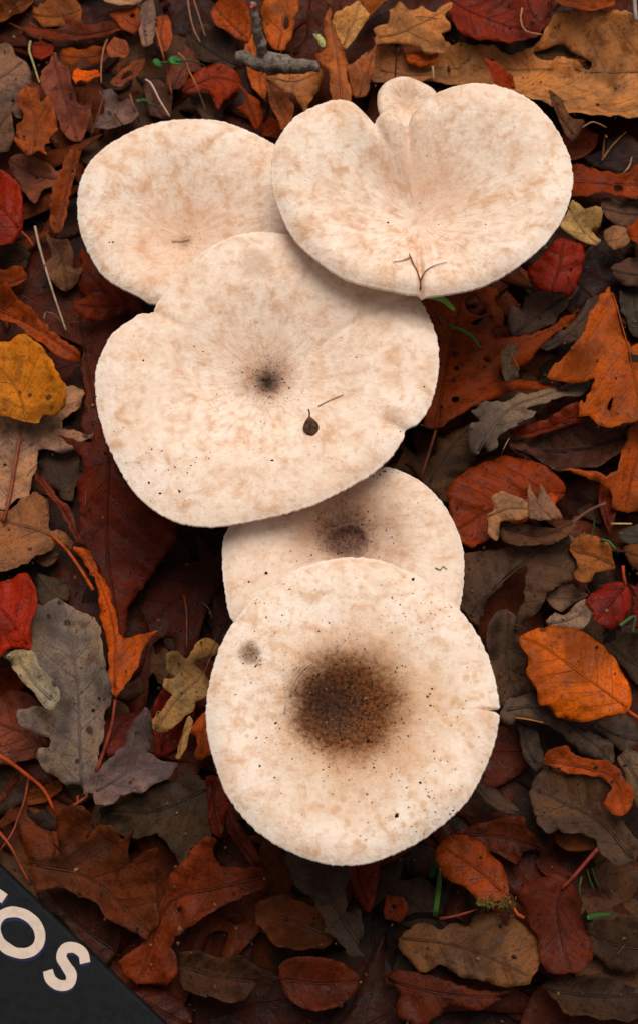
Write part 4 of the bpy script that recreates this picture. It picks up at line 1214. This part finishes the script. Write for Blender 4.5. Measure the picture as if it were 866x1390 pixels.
crumbs('ringed', 'dark soil crumbs on the half hidden ringed cap',
    [(362, 778, 3.6), (338, 790, 2.4), (395, 748, 2.2), (522, 640, 3.4), (515, 645, 2.6), (394, 698, 2.6), (452, 697, 2.8), (430, 708, 2.2)],
    [(470, 725, 38, 20, 60, .8, 2.1), (440, 700, 60, 18, 30, .7, 1.8), (520, 640, 10, 6, 14, .8, 1.8), (560, 720, 40, 40, 14, .7, 1.6)], 33)
crumbs('cleft', 'few tiny soil specks on the cleft cap',
    [(526, 302, 2.4), (569, 276, 2.4), (659, 305, 2.6), (595, 305, 1.8), (572, 284, 1.6)], [(560, 270, 70, 60, 24, .6, 1.4)], 34)
crumbs('faint', 'few tiny soil specks on the faint-centred cap',
    [(154, 329, 2.2), (149, 329, 1.8), (173, 262, 2), (162, 286, 1.6)], [(250, 325, 20, 12, 26, .6, 1.5), (230, 250, 60, 50, 12, .6, 1.4)], 35)

# ------------------------------------------------------------------ stems, straws, grass
def strand(name, label, cat, pts, w, col, mat='straw', lift=.003, rise=0.0, group=None, on=None, flat=False):
    """a thin stem through photograph pixels, lying on what is below it; w in pixels"""
    p = P(pts)
    out = []
    for i, (a, b) in enumerate(p):
        if on:
            q = CAPS[on][2](a, b)
            if q is None: q = px(a, b, out[-1][2] if out else .1)
            else: q = q + np.array([0, 0, lift])
        else:
            z = .03
            for it in range(3):
                q = px(a, b, z)
                z = float(hget(q[0], q[1])) + lift + rise * i / max(1, len(p) - 1)
            q = px(a, b, z)
        out.append(q)
    c3 = catmull(np.array(out), False, .003)
    if not on:   # smooth the height so that the stem bridges the dips
        z = c3[:, 2].copy()
        z = np.maximum(z, np.linspace(z[0], z[-1], len(z)))
        c3[:, 2] = z
    n = len(c3)
    c = c3[0].copy()
    r = w * .00019
    if flat:
        v, f = [], []
        for i in range(n):
            t = c3[min(i + 1, n - 1)] - c3[max(i - 1, 0)]
            s = np.array([-t[1], t[0], 0])
            s /= max(np.linalg.norm(s), 1e-9)
            ww = r * (1 - .9 * (i / n) ** 2.2) * (.8 + .2 * math.sin(3 * i / n))
            q = c3[i] - c
            v += [q + s * ww + [0, 0, r * .25], q - [0, 0, r * .15], q - s * ww + [0, 0, r * .25]]
        for i in range(n - 1):
            for k in range(2): f.append((i * 3 + k, i * 3 + k + 1, i * 3 + 4 + k, i * 3 + 3 + k))
        o = mesh_obj(name, v, f, M[mat])
        solid(o, .0003)
    else:
        rd = [r * (1 - .35 * i / n) * (1 + .10 * noise.noise(Vector((i * .7, w, 2.0)))) for i in range(n)]
        o = mesh_obj(name, *tube(c3 - c, rd, 7), M[mat])
    o.location = c
    o.color = lin(col, .8)
    if label: tag(o, label, cat, group)
    return o

S = 'dry stems on the leaf litter'
strand('dry_stem', 'short yellow-green dry stem beside the grey-pink curled leaf', 'stem', '42,56 41,70 47,90 54,112', 3.6, (176, 160, 100), group=S, rise=.006)
strand('dry_stem', 'bent brown straw touching the bright orange leaf bit', 'stem', '148,50 141,68 138,90 138,113', 3.2, (164, 104, 72), group=S, rise=.004)
strand('dry_stem', 'beige straw leaning on the rim of the faint-centred cap', 'stem', '198,108 206,120 218,138 231,158', 3.4, (204, 174, 146), group=S, lift=.008, rise=.02)
strand('dry_stem', 'long pale straw crossing the grey-brown oak leaf', 'stem', '48,307 56,340 72,395 90,448', 3.8, (190, 164, 134), group=S, lift=.005)
strand('dry_stem', 'thin curled pale stem at the foot of the long pale straw', 'stem', '60,432 68,429 76,430 85,440', 2.0, (150, 124, 100), group=S)
strand('dry_stem', 'thin red-brown stem under the red-brown pointed leaf', 'stem', '96,437 115,440 135,438', 2.4, (150, 66, 40), group=S)
strand('dry_stem', 'thin brown stem beside the little green seedling', 'stem', '212,38 222,75 228,100 234,128', 3.0, (160, 90, 54), group=S, lift=.006)
strand('dry_stem', 'tan straw lying across the red cracked leaf', 'stem', '242,72 252,88 265,112 281,153', 3.0, (170, 108, 66), group=S, lift=.006, rise=.012)
strand('dry_stem', 'thin tan stem hanging beside the warm brown oval leaf', 'stem', '255,-8 258,20 264,42 272,57', 3.0, (160, 108, 78), group=S, lift=.006)
strand('dry_stem', 'straight thin brown stem next to the hanging tan stem', 'stem', '261,-8 268,16 279,49', 2.8, (146, 98, 72), group=S, lift=.007)
strand('dry_stem', 'short reddish stem below the folded brown leaf with holes', 'stem', '177,128 182,145 190,166', 3.2, (150, 84, 60), group=S)
strand('dry_stem', 'short dark pointed stem against the rim of the faint-centred cap', 'stem', '156,155 165,167 174,178', 3.0, (96, 50, 34), group=S)
strand('dry_stem', 'slim dark upright stalk over the mauve-brown pointed leaf', 'stem', '141,132 134,155 124,185', 3.6, (110, 58, 38), group=S, lift=.007)
strand('dry_stem', 'pale curved stem lying on the brick-red leaf', 'stem', '708,11 706,30 713,42 735,47', 2.8, (190, 134, 96), group=S)
strand('dry_stem', 'short stalk of the dry fork on the slate purple leaf', 'stem', '817,218 817,200 823,186', 2.6, (170, 112, 70), group=S)
strand('dry_stem', 'long stalk of the dry fork on the slate purple leaf', 'stem', '816,218 830,198 849,179', 3.2, (176, 118, 74), group=S)
strand('dry_stem', 'short pale stub between the slate purple leaf and the rust-red leaf', 'stem', '845,236 852,228 857,213', 3.0, (182, 126, 82), group=S)
strand('dry_stem', 'arched thin tan stem above the dry fork', 'stem', '790,173 804,168 822,173', 2.4, (178, 120, 84), group=S)
strand('thin_twig', 'dark thin twig standing behind the small cap', 'twig', '536,110 537,88 541,64', 2.8, (60, 36, 28), group=S, rise=.01)
strand('dry_stem', 'tiny pale upright stub between the small cap and the great tan leaf', 'stem', '587,90 588,110', 3.0, (186, 150, 100), group=S)
strand('dry_stem', 'short pale straw piece beside the bluish dark leaf', 'stem', '829,711 857,711', 3.0, (206, 166, 102), group=S)
strand('dry_stem', 'thin pale straw above the dark rust veined leaf', 'stem', '680,616 685,605 691,594', 1.8, (180, 136, 96), group=S)
strand('pine_needle', 'orange needle lying on the grey strap-like leaf', 'needle', '698,974 716,977 737,981', 2.4, (186, 112, 54), group=S)
strand('leaf_stalk', 'loose curved orange-red leaf stalk beside the base of the silvery grey oak leaf', 'stalk', '-12,1020 10,1032 36,1052 60,1072 74,1100', 6.2, (184, 74, 34), 'stalk', .006, group='loose leaf stalks')
strand('leaf_stalk', 'thin red leaf stalk running from the loose curved stalk to the lettered board', 'stalk', '40,1052 34,1085 26,1110 14,1136 -6,1162', 3.6, (150, 62, 34), 'stalk', .005, group='loose leaf stalks')
strand('leaf_stalk', 'slanting orange stalk touching the edge of the lettered board', 'stalk', '-4,1126 14,1148 28,1175 40,1198', 4.6, (150, 66, 38), 'stalk', .004, group='loose leaf stalks')
strand('leaf_stalk', 'upright brown stalk in the dark hollow above the small tan oak leaf', 'stalk', '250,807 254,830 254,852 254,880', 4.0, (130, 58, 36), 'stalk', .004, group='loose leaf stalks')
strand('leaf_stalk', 'red stalk lying behind the light brown lobed oak leaf', 'stalk', '596,1247 620,1243 648,1234', 4.0, (140, 58, 36), 'stalk', .004, group='loose leaf stalks')
strand('dry_stem', 'thin pale hooked stem in the dark hollow beside the ringed cap', 'stem', '274,818 284,826 288,840', 1.8, (120, 92, 74), group=S)
strand('pale_stick', 'whitish bare stick end at the edge of the great tan leaf', 'stick', '846,-14 850,5 863,28', 8, (160, 150, 142), 'straw', .006)

G = 'green grass blades among the leaves'
strand('grass_blade', 'broad green grass blade sticking out between the cleft cap and the largest cap', 'grass', '566,399 582,401 600,406 616,421', 10.5, (150, 205, 88), 'grass', .062, group=G, flat=True)
strand('grass_blade', 'slim dark green grass blade on the russet leaf', 'grass', '606,442 625,449 640,458 651,471', 5, (78, 118, 48), 'grass', .004, group=G, flat=True)
strand('grass_blade', 'upright green grass blade before the shiny orange oval leaf', 'grass', '590,1244 593,1215 597,1180', 7, (74, 112, 46), 'grass', .004, rise=.03, group=G, flat=True)
strand('grass_blade', 'dim green grass blade in the shade under the stained cap', 'grass', '584,1192 588,1180 592,1168', 7, (54, 88, 42), 'grass', .004, rise=.02, group=G, flat=True)
strand('grass_blade', 'curly bright green shoot beside the mottled brown leaf', 'grass', '816,732 826,735 833,743 838,754', 3.4, (58, 108, 50), 'grass', .005, group=G)
strand('grass_blade', 'short pale green stub below the small crimson oval leaf', 'grass', '841,849 850,854 858,859', 4.5, (80, 116, 64), 'grass', .004, group=G)
strand('grass_blade', 'flat green grass tip beside the brick-red leaf', 'grass', '797,1246 812,1243 832,1241', 6, (52, 92, 34), 'grass', .004, group=G, flat=True)
strand('grass_blade', 'short green blade before the rim of the faint-centred cap', 'grass', '186,137 200,138 213,146', 5, (54, 96, 50), 'grass', .005, group=G, flat=True)
for k, (a, b) in enumerate([('796,1180 800,1195 806,1208', 'hair-thin green blade nearest the long red stalk'), ('803,1178 808,1195 816,1212', 'hair-thin green blade beside another, under the two-lobed oak leaf'),
                            ('789,1190 786,1205 788,1222', 'hair-thin dark blade beside the brick-red leaf'), ('806,706 804,715 803,726', 'hair-thin green shoot by the dark red pointed lobe')]):
    strand('grass_blade', b, 'grass', a, 2.6, (58, 84, 44), 'grass', .004, group=G)

def seedling():
    root = None
    z = .045
    c = px(236, 82, z)
    root = empty('seedling', c)
    tag(root, 'little green seedling with two leaflets among brown stems', 'seedling')
    for pts in ('208,84 214,80 221,86 217,91 210,88', '228,82 238,76 248,80 244,87 234,88'):
        poly = catmull(pxs(P(pts), z)[:, :2], True, .001)
        V, F = leaf_mesh2d(poly, [], .0015, random.Random(2))
        v3 = np.column_stack([V, z + .15 * (V[:, 0] - c[0]) ** 2 + .001 * np.sin(V[:, 0] * 700)]) - c
        o = mesh_obj('leaflet', v3, F, M['grass'], root)
        o.color = lin((52, 100, 44))
        solid(o, .0003)
    st = catmull(np.array([px(219, 85, z), px(229, 84, z - .001), px(246, 82, z), px(264, 84, z - .008), px(280, 90, z - .02)]), False, .002) - c
    o = mesh_obj('stem', *tube(st, .0004, 6), M['grass'], root)
    o.color = lin((60, 90, 48))
seedling()

# ------------------------------------------------------------------ things lying on the caps
def forked_needle():
    s = CAPS['cleft'][2]
    def path(pts, w, dz):
        out = []
        for a, b in P(pts):
            q = s(a, b)
            if q is None: q = px(a, b, .112)
            out.append(q + np.array([0, 0, dz]))
        q = catmull(np.array(out), False, .002)
        return q, [w * (1 - .5 * i / len(q)) for i in range(len(q))]
    q, r = path('570,394 570,383 566,370 560,358 555,345', .00042, .0008)
    c = q[0].copy()
    root = empty('forked_needle', c)
    tag(root, 'thin brown forked twiglet lying at the rim of the cleft cap', 'twiglet', )
    for nm, pts, w in (('stem', '570,394 570,383 566,370 560,358 555,345', .00042), ('prong', '557,350 548,354 533,357', .0003), ('prong', '570,382 576,370 588,362 606,357', .0003)):
        q, r = path(pts, w, .0009)
        o = mesh_obj(nm, *tube(q - c, r, 6), M['stalk'], root)
        o.color = lin((120, 62, 40))
forked_needle()

def dead_bud():
    q = CAPS['large'][2](422, 580)
    root = empty('dead_bud', q)
    tag(root, 'shrivelled dark brown bud scale with tiny stalk lying on the largest cap', 'bud')
    v, f = [], []
    NSG, NR = 14, 9
    ax = px(424, 594, q[2]) - px(420, 566, q[2])
    L = np.linalg.norm(ax)
    ax /= L
    sd = np.array([-ax[1], ax[0], 0])
    for j in range(NR):
        t = j / (NR - 1)
        w = .0036 * math.sin(math.pi * (t ** 1.25)) ** .8 + .00025
        for k in range(NSG):
            a = 2 * math.pi * k / NSG
            kk = 1 + .18 * noise.noise(Vector((a * 1.3, t * 6, 1)))
            v.append(ax * (t - .5) * L + sd * w * kk * math.cos(a) + np.array([0, 0, w * .55 * math.sin(a) * kk + .0013]))
    for j in range(NR - 1):
        for k in range(NSG):
            k2 = (k + 1) % NSG
            f.append((j * NSG + k, (j + 1) * NSG + k, (j + 1) * NSG + k2, j * NSG + k2))
    mesh_obj('scale', v, f, plain('bud_skin', (92, 62, 44), .6, .9, 420, .9, .0009), root)
    p = [-ax * L * .5 + np.array([0, 0, .0014]), -ax * (L * .5 + .0014) + sd * .0003 + np.array([0, 0, .0022]), -ax * (L * .5 + .0030) + np.array([0, 0, .0028])]
    mesh_obj('stalk', *tube(catmull(np.array(p), False, .0006), .00035, 6), M['crumb'], root)
dead_bud()

strand('plant_fibre', 'pale translucent fibre curving beside the dark stain', 'fibre', '386,968 390,948 398,928 410,910 424,900', 1.5, (214, 186, 160), 'straw', .0006, on='stained')
strand('dry_stem', 'tiny pale straw lying in the faint-centred cap', 'stem', '234,328 246,328 258,325', 1.9, (214, 176, 136), 'straw', .0008, on='faint', group=S)
strand('plant_fibre', 'curled greenish plant shred on the ringed cap', 'fibre', '590,771 597,774 601,769 606,773', 1.6, (150, 130, 74), 'straw', .0006, on='ringed')
strand('plant_fibre', 'long thin raised fibre lying on the largest cap beside the dead bud', 'fibre', '432,552 445,545 466,536', 1.5, (186, 140, 106), 'straw', .0005, on='large')

# ------------------------------------------------------------------ lichened twig
def twig():
    m = NT('lichened_bark')
    tc = m.n('ShaderNodeTexCoord')
    co = tc.outputs['Object']
    n1 = m.noise(co, 190, 5, .65)
    n2 = m.noise(co, 700, 4, .65)
    c = m.ramp(n1, [(.30, lin((58, 44, 38))), (.46, lin((112, 92, 82))), (.58, lin((138, 122, 110))), (.72, lin((104, 86, 70)))])
    c = m.mix(m.rng(m.noise(co, 120, 3), .56, .66, 0, .6), c, lin((112, 108, 66)))
    c = m.mix(m.rng(n2, .48, .34, 0, .8), c, lin((42, 30, 26)))
    m.put(m.b.inputs['Base Color'], c)
    m.b.inputs['Roughness'].default_value = .85
    m.bump(m.math('ADD', n1, m.math('MULTIPLY', n2, .5)), .9, .002)
    z = .062
    c0 = px(372, 84, z)
    root = empty('lichened_twig', c0)
    tag(root, 'stubby grey lichen-covered twig with an upright side shoot', 'twig')
    def limb(name, pts, ws, knots, seed):
        p3 = np.array([px(a, b, zz) for a, b, zz in pts])
        q = catmull(p3, False, .0009)
        n = len(q)
        t = np.linspace(0, 1, n)
        rr = np.interp(t, np.linspace(0, 1, len(ws)), ws) * .000205
        for kt, kw in knots: rr *= 1 + kw * np.exp(-((t - kt) / .035) ** 2)
        v, f = tube(q - c0, list(rr), 14)
        v = [np.array(a) + .0011 * np.array([noise.noise(Vector(a * 190)), noise.noise(Vector(a * 190 + np.array([5., 5, 5]))), noise.noise(Vector(a * 190 + np.array([9., 1, 3])))]) for a in [np.array(b) for b in v]]
        return mesh_obj(name, v, f, m.m, root)
    limb('main_stem', [(321, 76, z), (333, 78, z), (350, 86, z), (372, 84, z - .001), (398, 89, z - .004), (430, 90, z - .008)], [13, 17, 25, 22, 18, 14], [(.05, .25), (.36, .22), (.62, .15), (.85, .2)], 1)
    limb('side_shoot', [(357, 82, z), (354, 62, z + .008), (349, 38, z + .017), (345, 14, z + .026), (343, 4, z + .03)], [15, 14, 12, 10, 8], [(.3, .25), (.55, .3), (.8, .3), (.95, .35)], 2)
    cut = plain('fresh_wood', (170, 96, 60), .7, .4, 300)
    d = px(321, 76, z) - c0
    v, f = crumb(d, .0021, random.Random(4))
    mesh_obj('broken_end', v, f, cut, root)
    d = px(342, 12, z + .030) - c0
    v, f = crumb(d + np.array([0, 0, .0014]), .0013, random.Random(5))
    mesh_obj('bud', v, f, plain('red_bud', (190, 60, 36), .5, .3, 300), root)
twig()

# ------------------------------------------------------------------ moss at the orange leaf, small white pebble
def moss():
    rnd = random.Random(3)
    parts = []
    for i in range(170):
        a = 646 + rnd.uniform(0, 1) * 54
        b = 1222 + rnd.gauss(6, 5)
        q = px(a, b, .04)
        q = px(a, b, float(hget(q[0], q[1])) + .0005)
        d = np.array([rnd.uniform(-1, 1), rnd.uniform(-1, 1), rnd.uniform(.2, 1.2)])
        d *= rnd.uniform(.0009, .0022) / np.linalg.norm(d)
        parts.append(tube([q, q + d * .6, q + d + [0, 0, -.0003]], [.00034, .0003, .0001], 4, False))
    tag(mesh_obj('moss_tuft', *merge(parts), M['moss']), 'ragged yellow moss along the tip of the shiny orange leaf', 'moss', kind='stuff')
moss()
def pebble():
    q = px(533, 1257, .04)
    q = px(533, 1257, float(hget(q[0], q[1])) + .001)
    v, f = [], []
    for j in range(6):
        for k in range(9):
            t, a = math.pi * (j + .5) / 6, 2 * math.pi * k / 9
            r = .0010 * (1 + .25 * noise.noise(Vector((a, t * 2, 1))))
            v.append((r * math.sin(t) * math.cos(a), r * 1.3 * math.sin(t) * math.sin(a), r * math.cos(t)))
    for j in range(5):
        for k in range(9): f.append((j * 9 + k, (j + 1) * 9 + k, (j + 1) * 9 + (k + 1) % 9, j * 9 + (k + 1) % 9))
    f += [tuple(range(9)), tuple(45 + k for k in range(8, -1, -1))]
    o = mesh_obj('pebble', v, f, plain('white_grit', (225, 218, 208), .6, .2, 500))
    o.location = q
    tag(o, 'tiny white grit grain beside the scrap with a ring-shaped mark', 'pebble')
pebble()

# ------------------------------------------------------------------ lettered black board
def board():
    z = .060
    # the edge seen in the photograph, then the plane behind it
    e0, e1 = px(0, 1172, z), px(136, 1302, z)
    ed = (e1 - e0) / np.linalg.norm(e1 - e0)
    inn = np.array([ed[1], -ed[0], 0])              # towards the inside of the board
    if inn[0] > 0: inn = -inn
    c = px(25, 1266, z)
    root = empty('lettered_board', (c[0], c[1], z - .014))
    tag(root, 'black board with pale hand-painted letters lying on the leaves', 'board')
    a = e0 - ed * .10
    b = e1 + ed * .10
    out = [a, b, b + inn * .12, a + inn * .12]
    bm = bmesh.new()
    lo = [bm.verts.new(Vector((p[0] - c[0], p[1] - c[1], 0.0))) for p in out]
    fc = bm.faces.new(lo)
    r = bmesh.ops.extrude_face_region(bm, geom=[fc])
    bmesh.ops.translate(bm, vec=(0, 0, .014), verts=[g for g in r['geom'] if isinstance(g, bmesh.types.BMVert)])
    bmesh.ops.recalc_face_normals(bm, faces=bm.faces)
    bmesh.ops.bevel(bm, geom=list(bm.edges), offset=.0022, segments=3, affect='EDGES', profile=.6)
    me = bpy.data.meshes.new('panel')
    bm.to_mesh(me)
    bm.free()
    m = plain('black_board_paint', (17, 19, 21), .6, .5, 260, .6, .0006, spec=.1)
    me.materials.append(m)
    o = bpy.data.objects.new('panel', me)
    COL.objects.link(o)
    o.parent = root
    pm = plain('letter_paint', (204, 182, 164), .6, .12, 300, .3, .0003)
    nm = plain('letter_shadow_paint', (26, 26, 66), .6, .2, 300, .2, .0002)
    # letters are strokes of even width: O, the beginning of S, and the arm of the letter before
    d = px(85, 1303, z) - px(27, 1263, z)
    d /= np.linalg.norm(d)
    u = np.array([-d[1], d[0], 0])
    K = DIST / FPX * 1.06
    def P3(s, t): return d * s * K + u * t * K
    def stroke(name, path, w, mat, h, closed=False):
        q = catmull(np.array([P3(s, t) for s, t in path]), closed, .0011)
        n = len(q)
        v, f = [], []
        for i in range(n):
            if closed: tg = q[(i + 1) % n] - q[i - 1]
            else: tg = q[min(i + 1, n - 1)] - q[max(i - 1, 0)]
            sd = np.array([-tg[1], tg[0], 0])
            sd /= np.linalg.norm(sd)
            ww = w * K * .5 * (1 + .10 * noise.noise(Vector((i * .25, h * 1e4, 0))))
            for s_, zz in ((1, 0.0), (1, h), (-1, h), (-1, 0.0)):
                v.append(q[i] + sd * ww * s_ + np.array([0, 0, .014 + zz - .0002]))
        for i in range(n if closed else n - 1):
            j = (i + 1) % n
            for k in range(3): f.append((i * 4 + k, i * 4 + k + 1, j * 4 + k + 1, j * 4 + k))
        if not closed: f += [(0, 1, 2, 3), ((n - 1) * 4 + 3, (n - 1) * 4 + 2, (n - 1) * 4 + 1, (n - 1) * 4)]
        return mesh_obj(name, v, f, mat, root, False)
    O = [(27 * math.cos(t), 20.5 * math.sin(t)) for t in [i * math.pi / 8 for i in range(16)]]
    Sx = [(82, 14), (74, 21), (62, 21), (54, 14), (56, 5), (66, 0), (77, -5), (80, -14), (72, -21), (60, -21), (52, -15)]
    arm = [(-72, -22), (-72, 0), (-72, 21), (-55, 22), (-34, 22)]
    for nmn, path, cl in (('letter', O, True), ('letter', Sx, False), ('letter', arm, False)):
        stroke('letter_shadow', [(a * .985 + 3, b * .985 - 2.6) for a, b in path], 11, nm, .00045, cl)
        stroke(nmn, path, 11.5, pm, .0009, cl)
board()

# ------------------------------------------------------------------ crumbs of leaf, bark and soil lying on the leaves
def debris():
    rnd = random.Random(77)
    parts = []
    for i in range(2600):
        x, y = rnd.uniform(-.27, .27), rnd.uniform(-.29, .36)
        z = float(hget(x, y)) + .0004
        p = np.array([x, y, z])
        if i % 16 == 0:
            a = rnd.uniform(0, 6.28)
            L = rnd.uniform(.004, .012)
            d = np.array([math.cos(a), math.sin(a), 0]) * L
            q1, q2 = p + d * .5, p + d
            h1, h2 = float(hget(q1[0], q1[1])), float(hget(q2[0], q2[1]))
            if abs(h1 - z) > .006 or abs(h2 - z) > .006: continue
            q1[2], q2[2] = max(h1, z) + .0006, h2 + .0006
            parts.append(tube([p, q1, q2], rnd.uniform(.00012, .00024), 5))
        else:
            parts.append(crumb(p, rnd.uniform(.25, 1.0) ** 2 * .0009 + .0002, rnd))
    v, f = merge(parts)
    m = NT('debris_skin')
    ge = m.n('ShaderNodeNewGeometry')
    c = m.ramp(ge.outputs['Random Per Island'], [(0.0, lin((24, 17, 13))), (.45, lin((52, 34, 25))), (.7, lin((96, 60, 38))), (.88, lin((108, 70, 46))), (1.0, lin((140, 104, 72)))])
    m.put(m.b.inputs['Base Color'], c)
    m.b.inputs['Roughness'].default_value = .8
    m.b.inputs['Specular IOR Level'].default_value = .2
    tag(mesh_obj('leaf_crumbs', v, f, m.m, None, False), 'fine crumbs of leaf, bark and soil strewn over the leaves', 'crumbs', kind='stuff')
debris()

# ------------------------------------------------------------------ half-buried leaves: keep those that show, say what each lies beside
def finish_buried():
    bpy.context.view_layer.update()
    dg = bpy.context.evaluated_depsgraph_get()
    org = Vector(CAMP)
    gone = []
    used = set()
    for o, v3, lab in BURIED:
        mw = o.matrix_world
        seen = tot = 0
        for p in v3[::3]:
            q = mw @ Vector(p)
            d = q - org
            hit = scene.ray_cast(dg, org, d.normalized(), distance=d.length + .01)
            tot += 1
            if hit[0] and hit[4] is not None and hit[4].name == o.name: seen += 1
        if seen < max(2, .03 * tot):
            gone.append(o)
            continue
        x, y = o.location[0], o.location[1]
        for near in [t[0] for t in sorted(TRACED, key=lambda t: (t[1] - x) ** 2 + (t[2] - y) ** 2)[:5]]:
            near = short(near)
            if lab + near not in used: break
        used.add(lab + near)
        o['label'] = lab + ' half buried beside the ' + near
    for o in gone: bpy.data.objects.remove(o)
    print('buried leaves kept', len(BURIED) - len(gone))

def short(near):
        for cut in (' with ', ' under ', ' beside ', ' behind ', ' beneath ', ' between ', ' below ', ' above ', ' next ', ' in ', ' lying ', ' running ', ' on ',
                    ' before ', ' by ', ' over ', ' reaching ', ' standing ', ' along ', ' showing ', ' crossing ', ' hanging ', ' pointing ', ' touching ',
                    ' leaning ', ' tucked ', ' draped ', ' peeping ', ' sticking ', ' where ', ' left ', ' at ', ' near ', ' of ', ', '):
            near = near.split(cut)[0]
        return near
finish_buried()
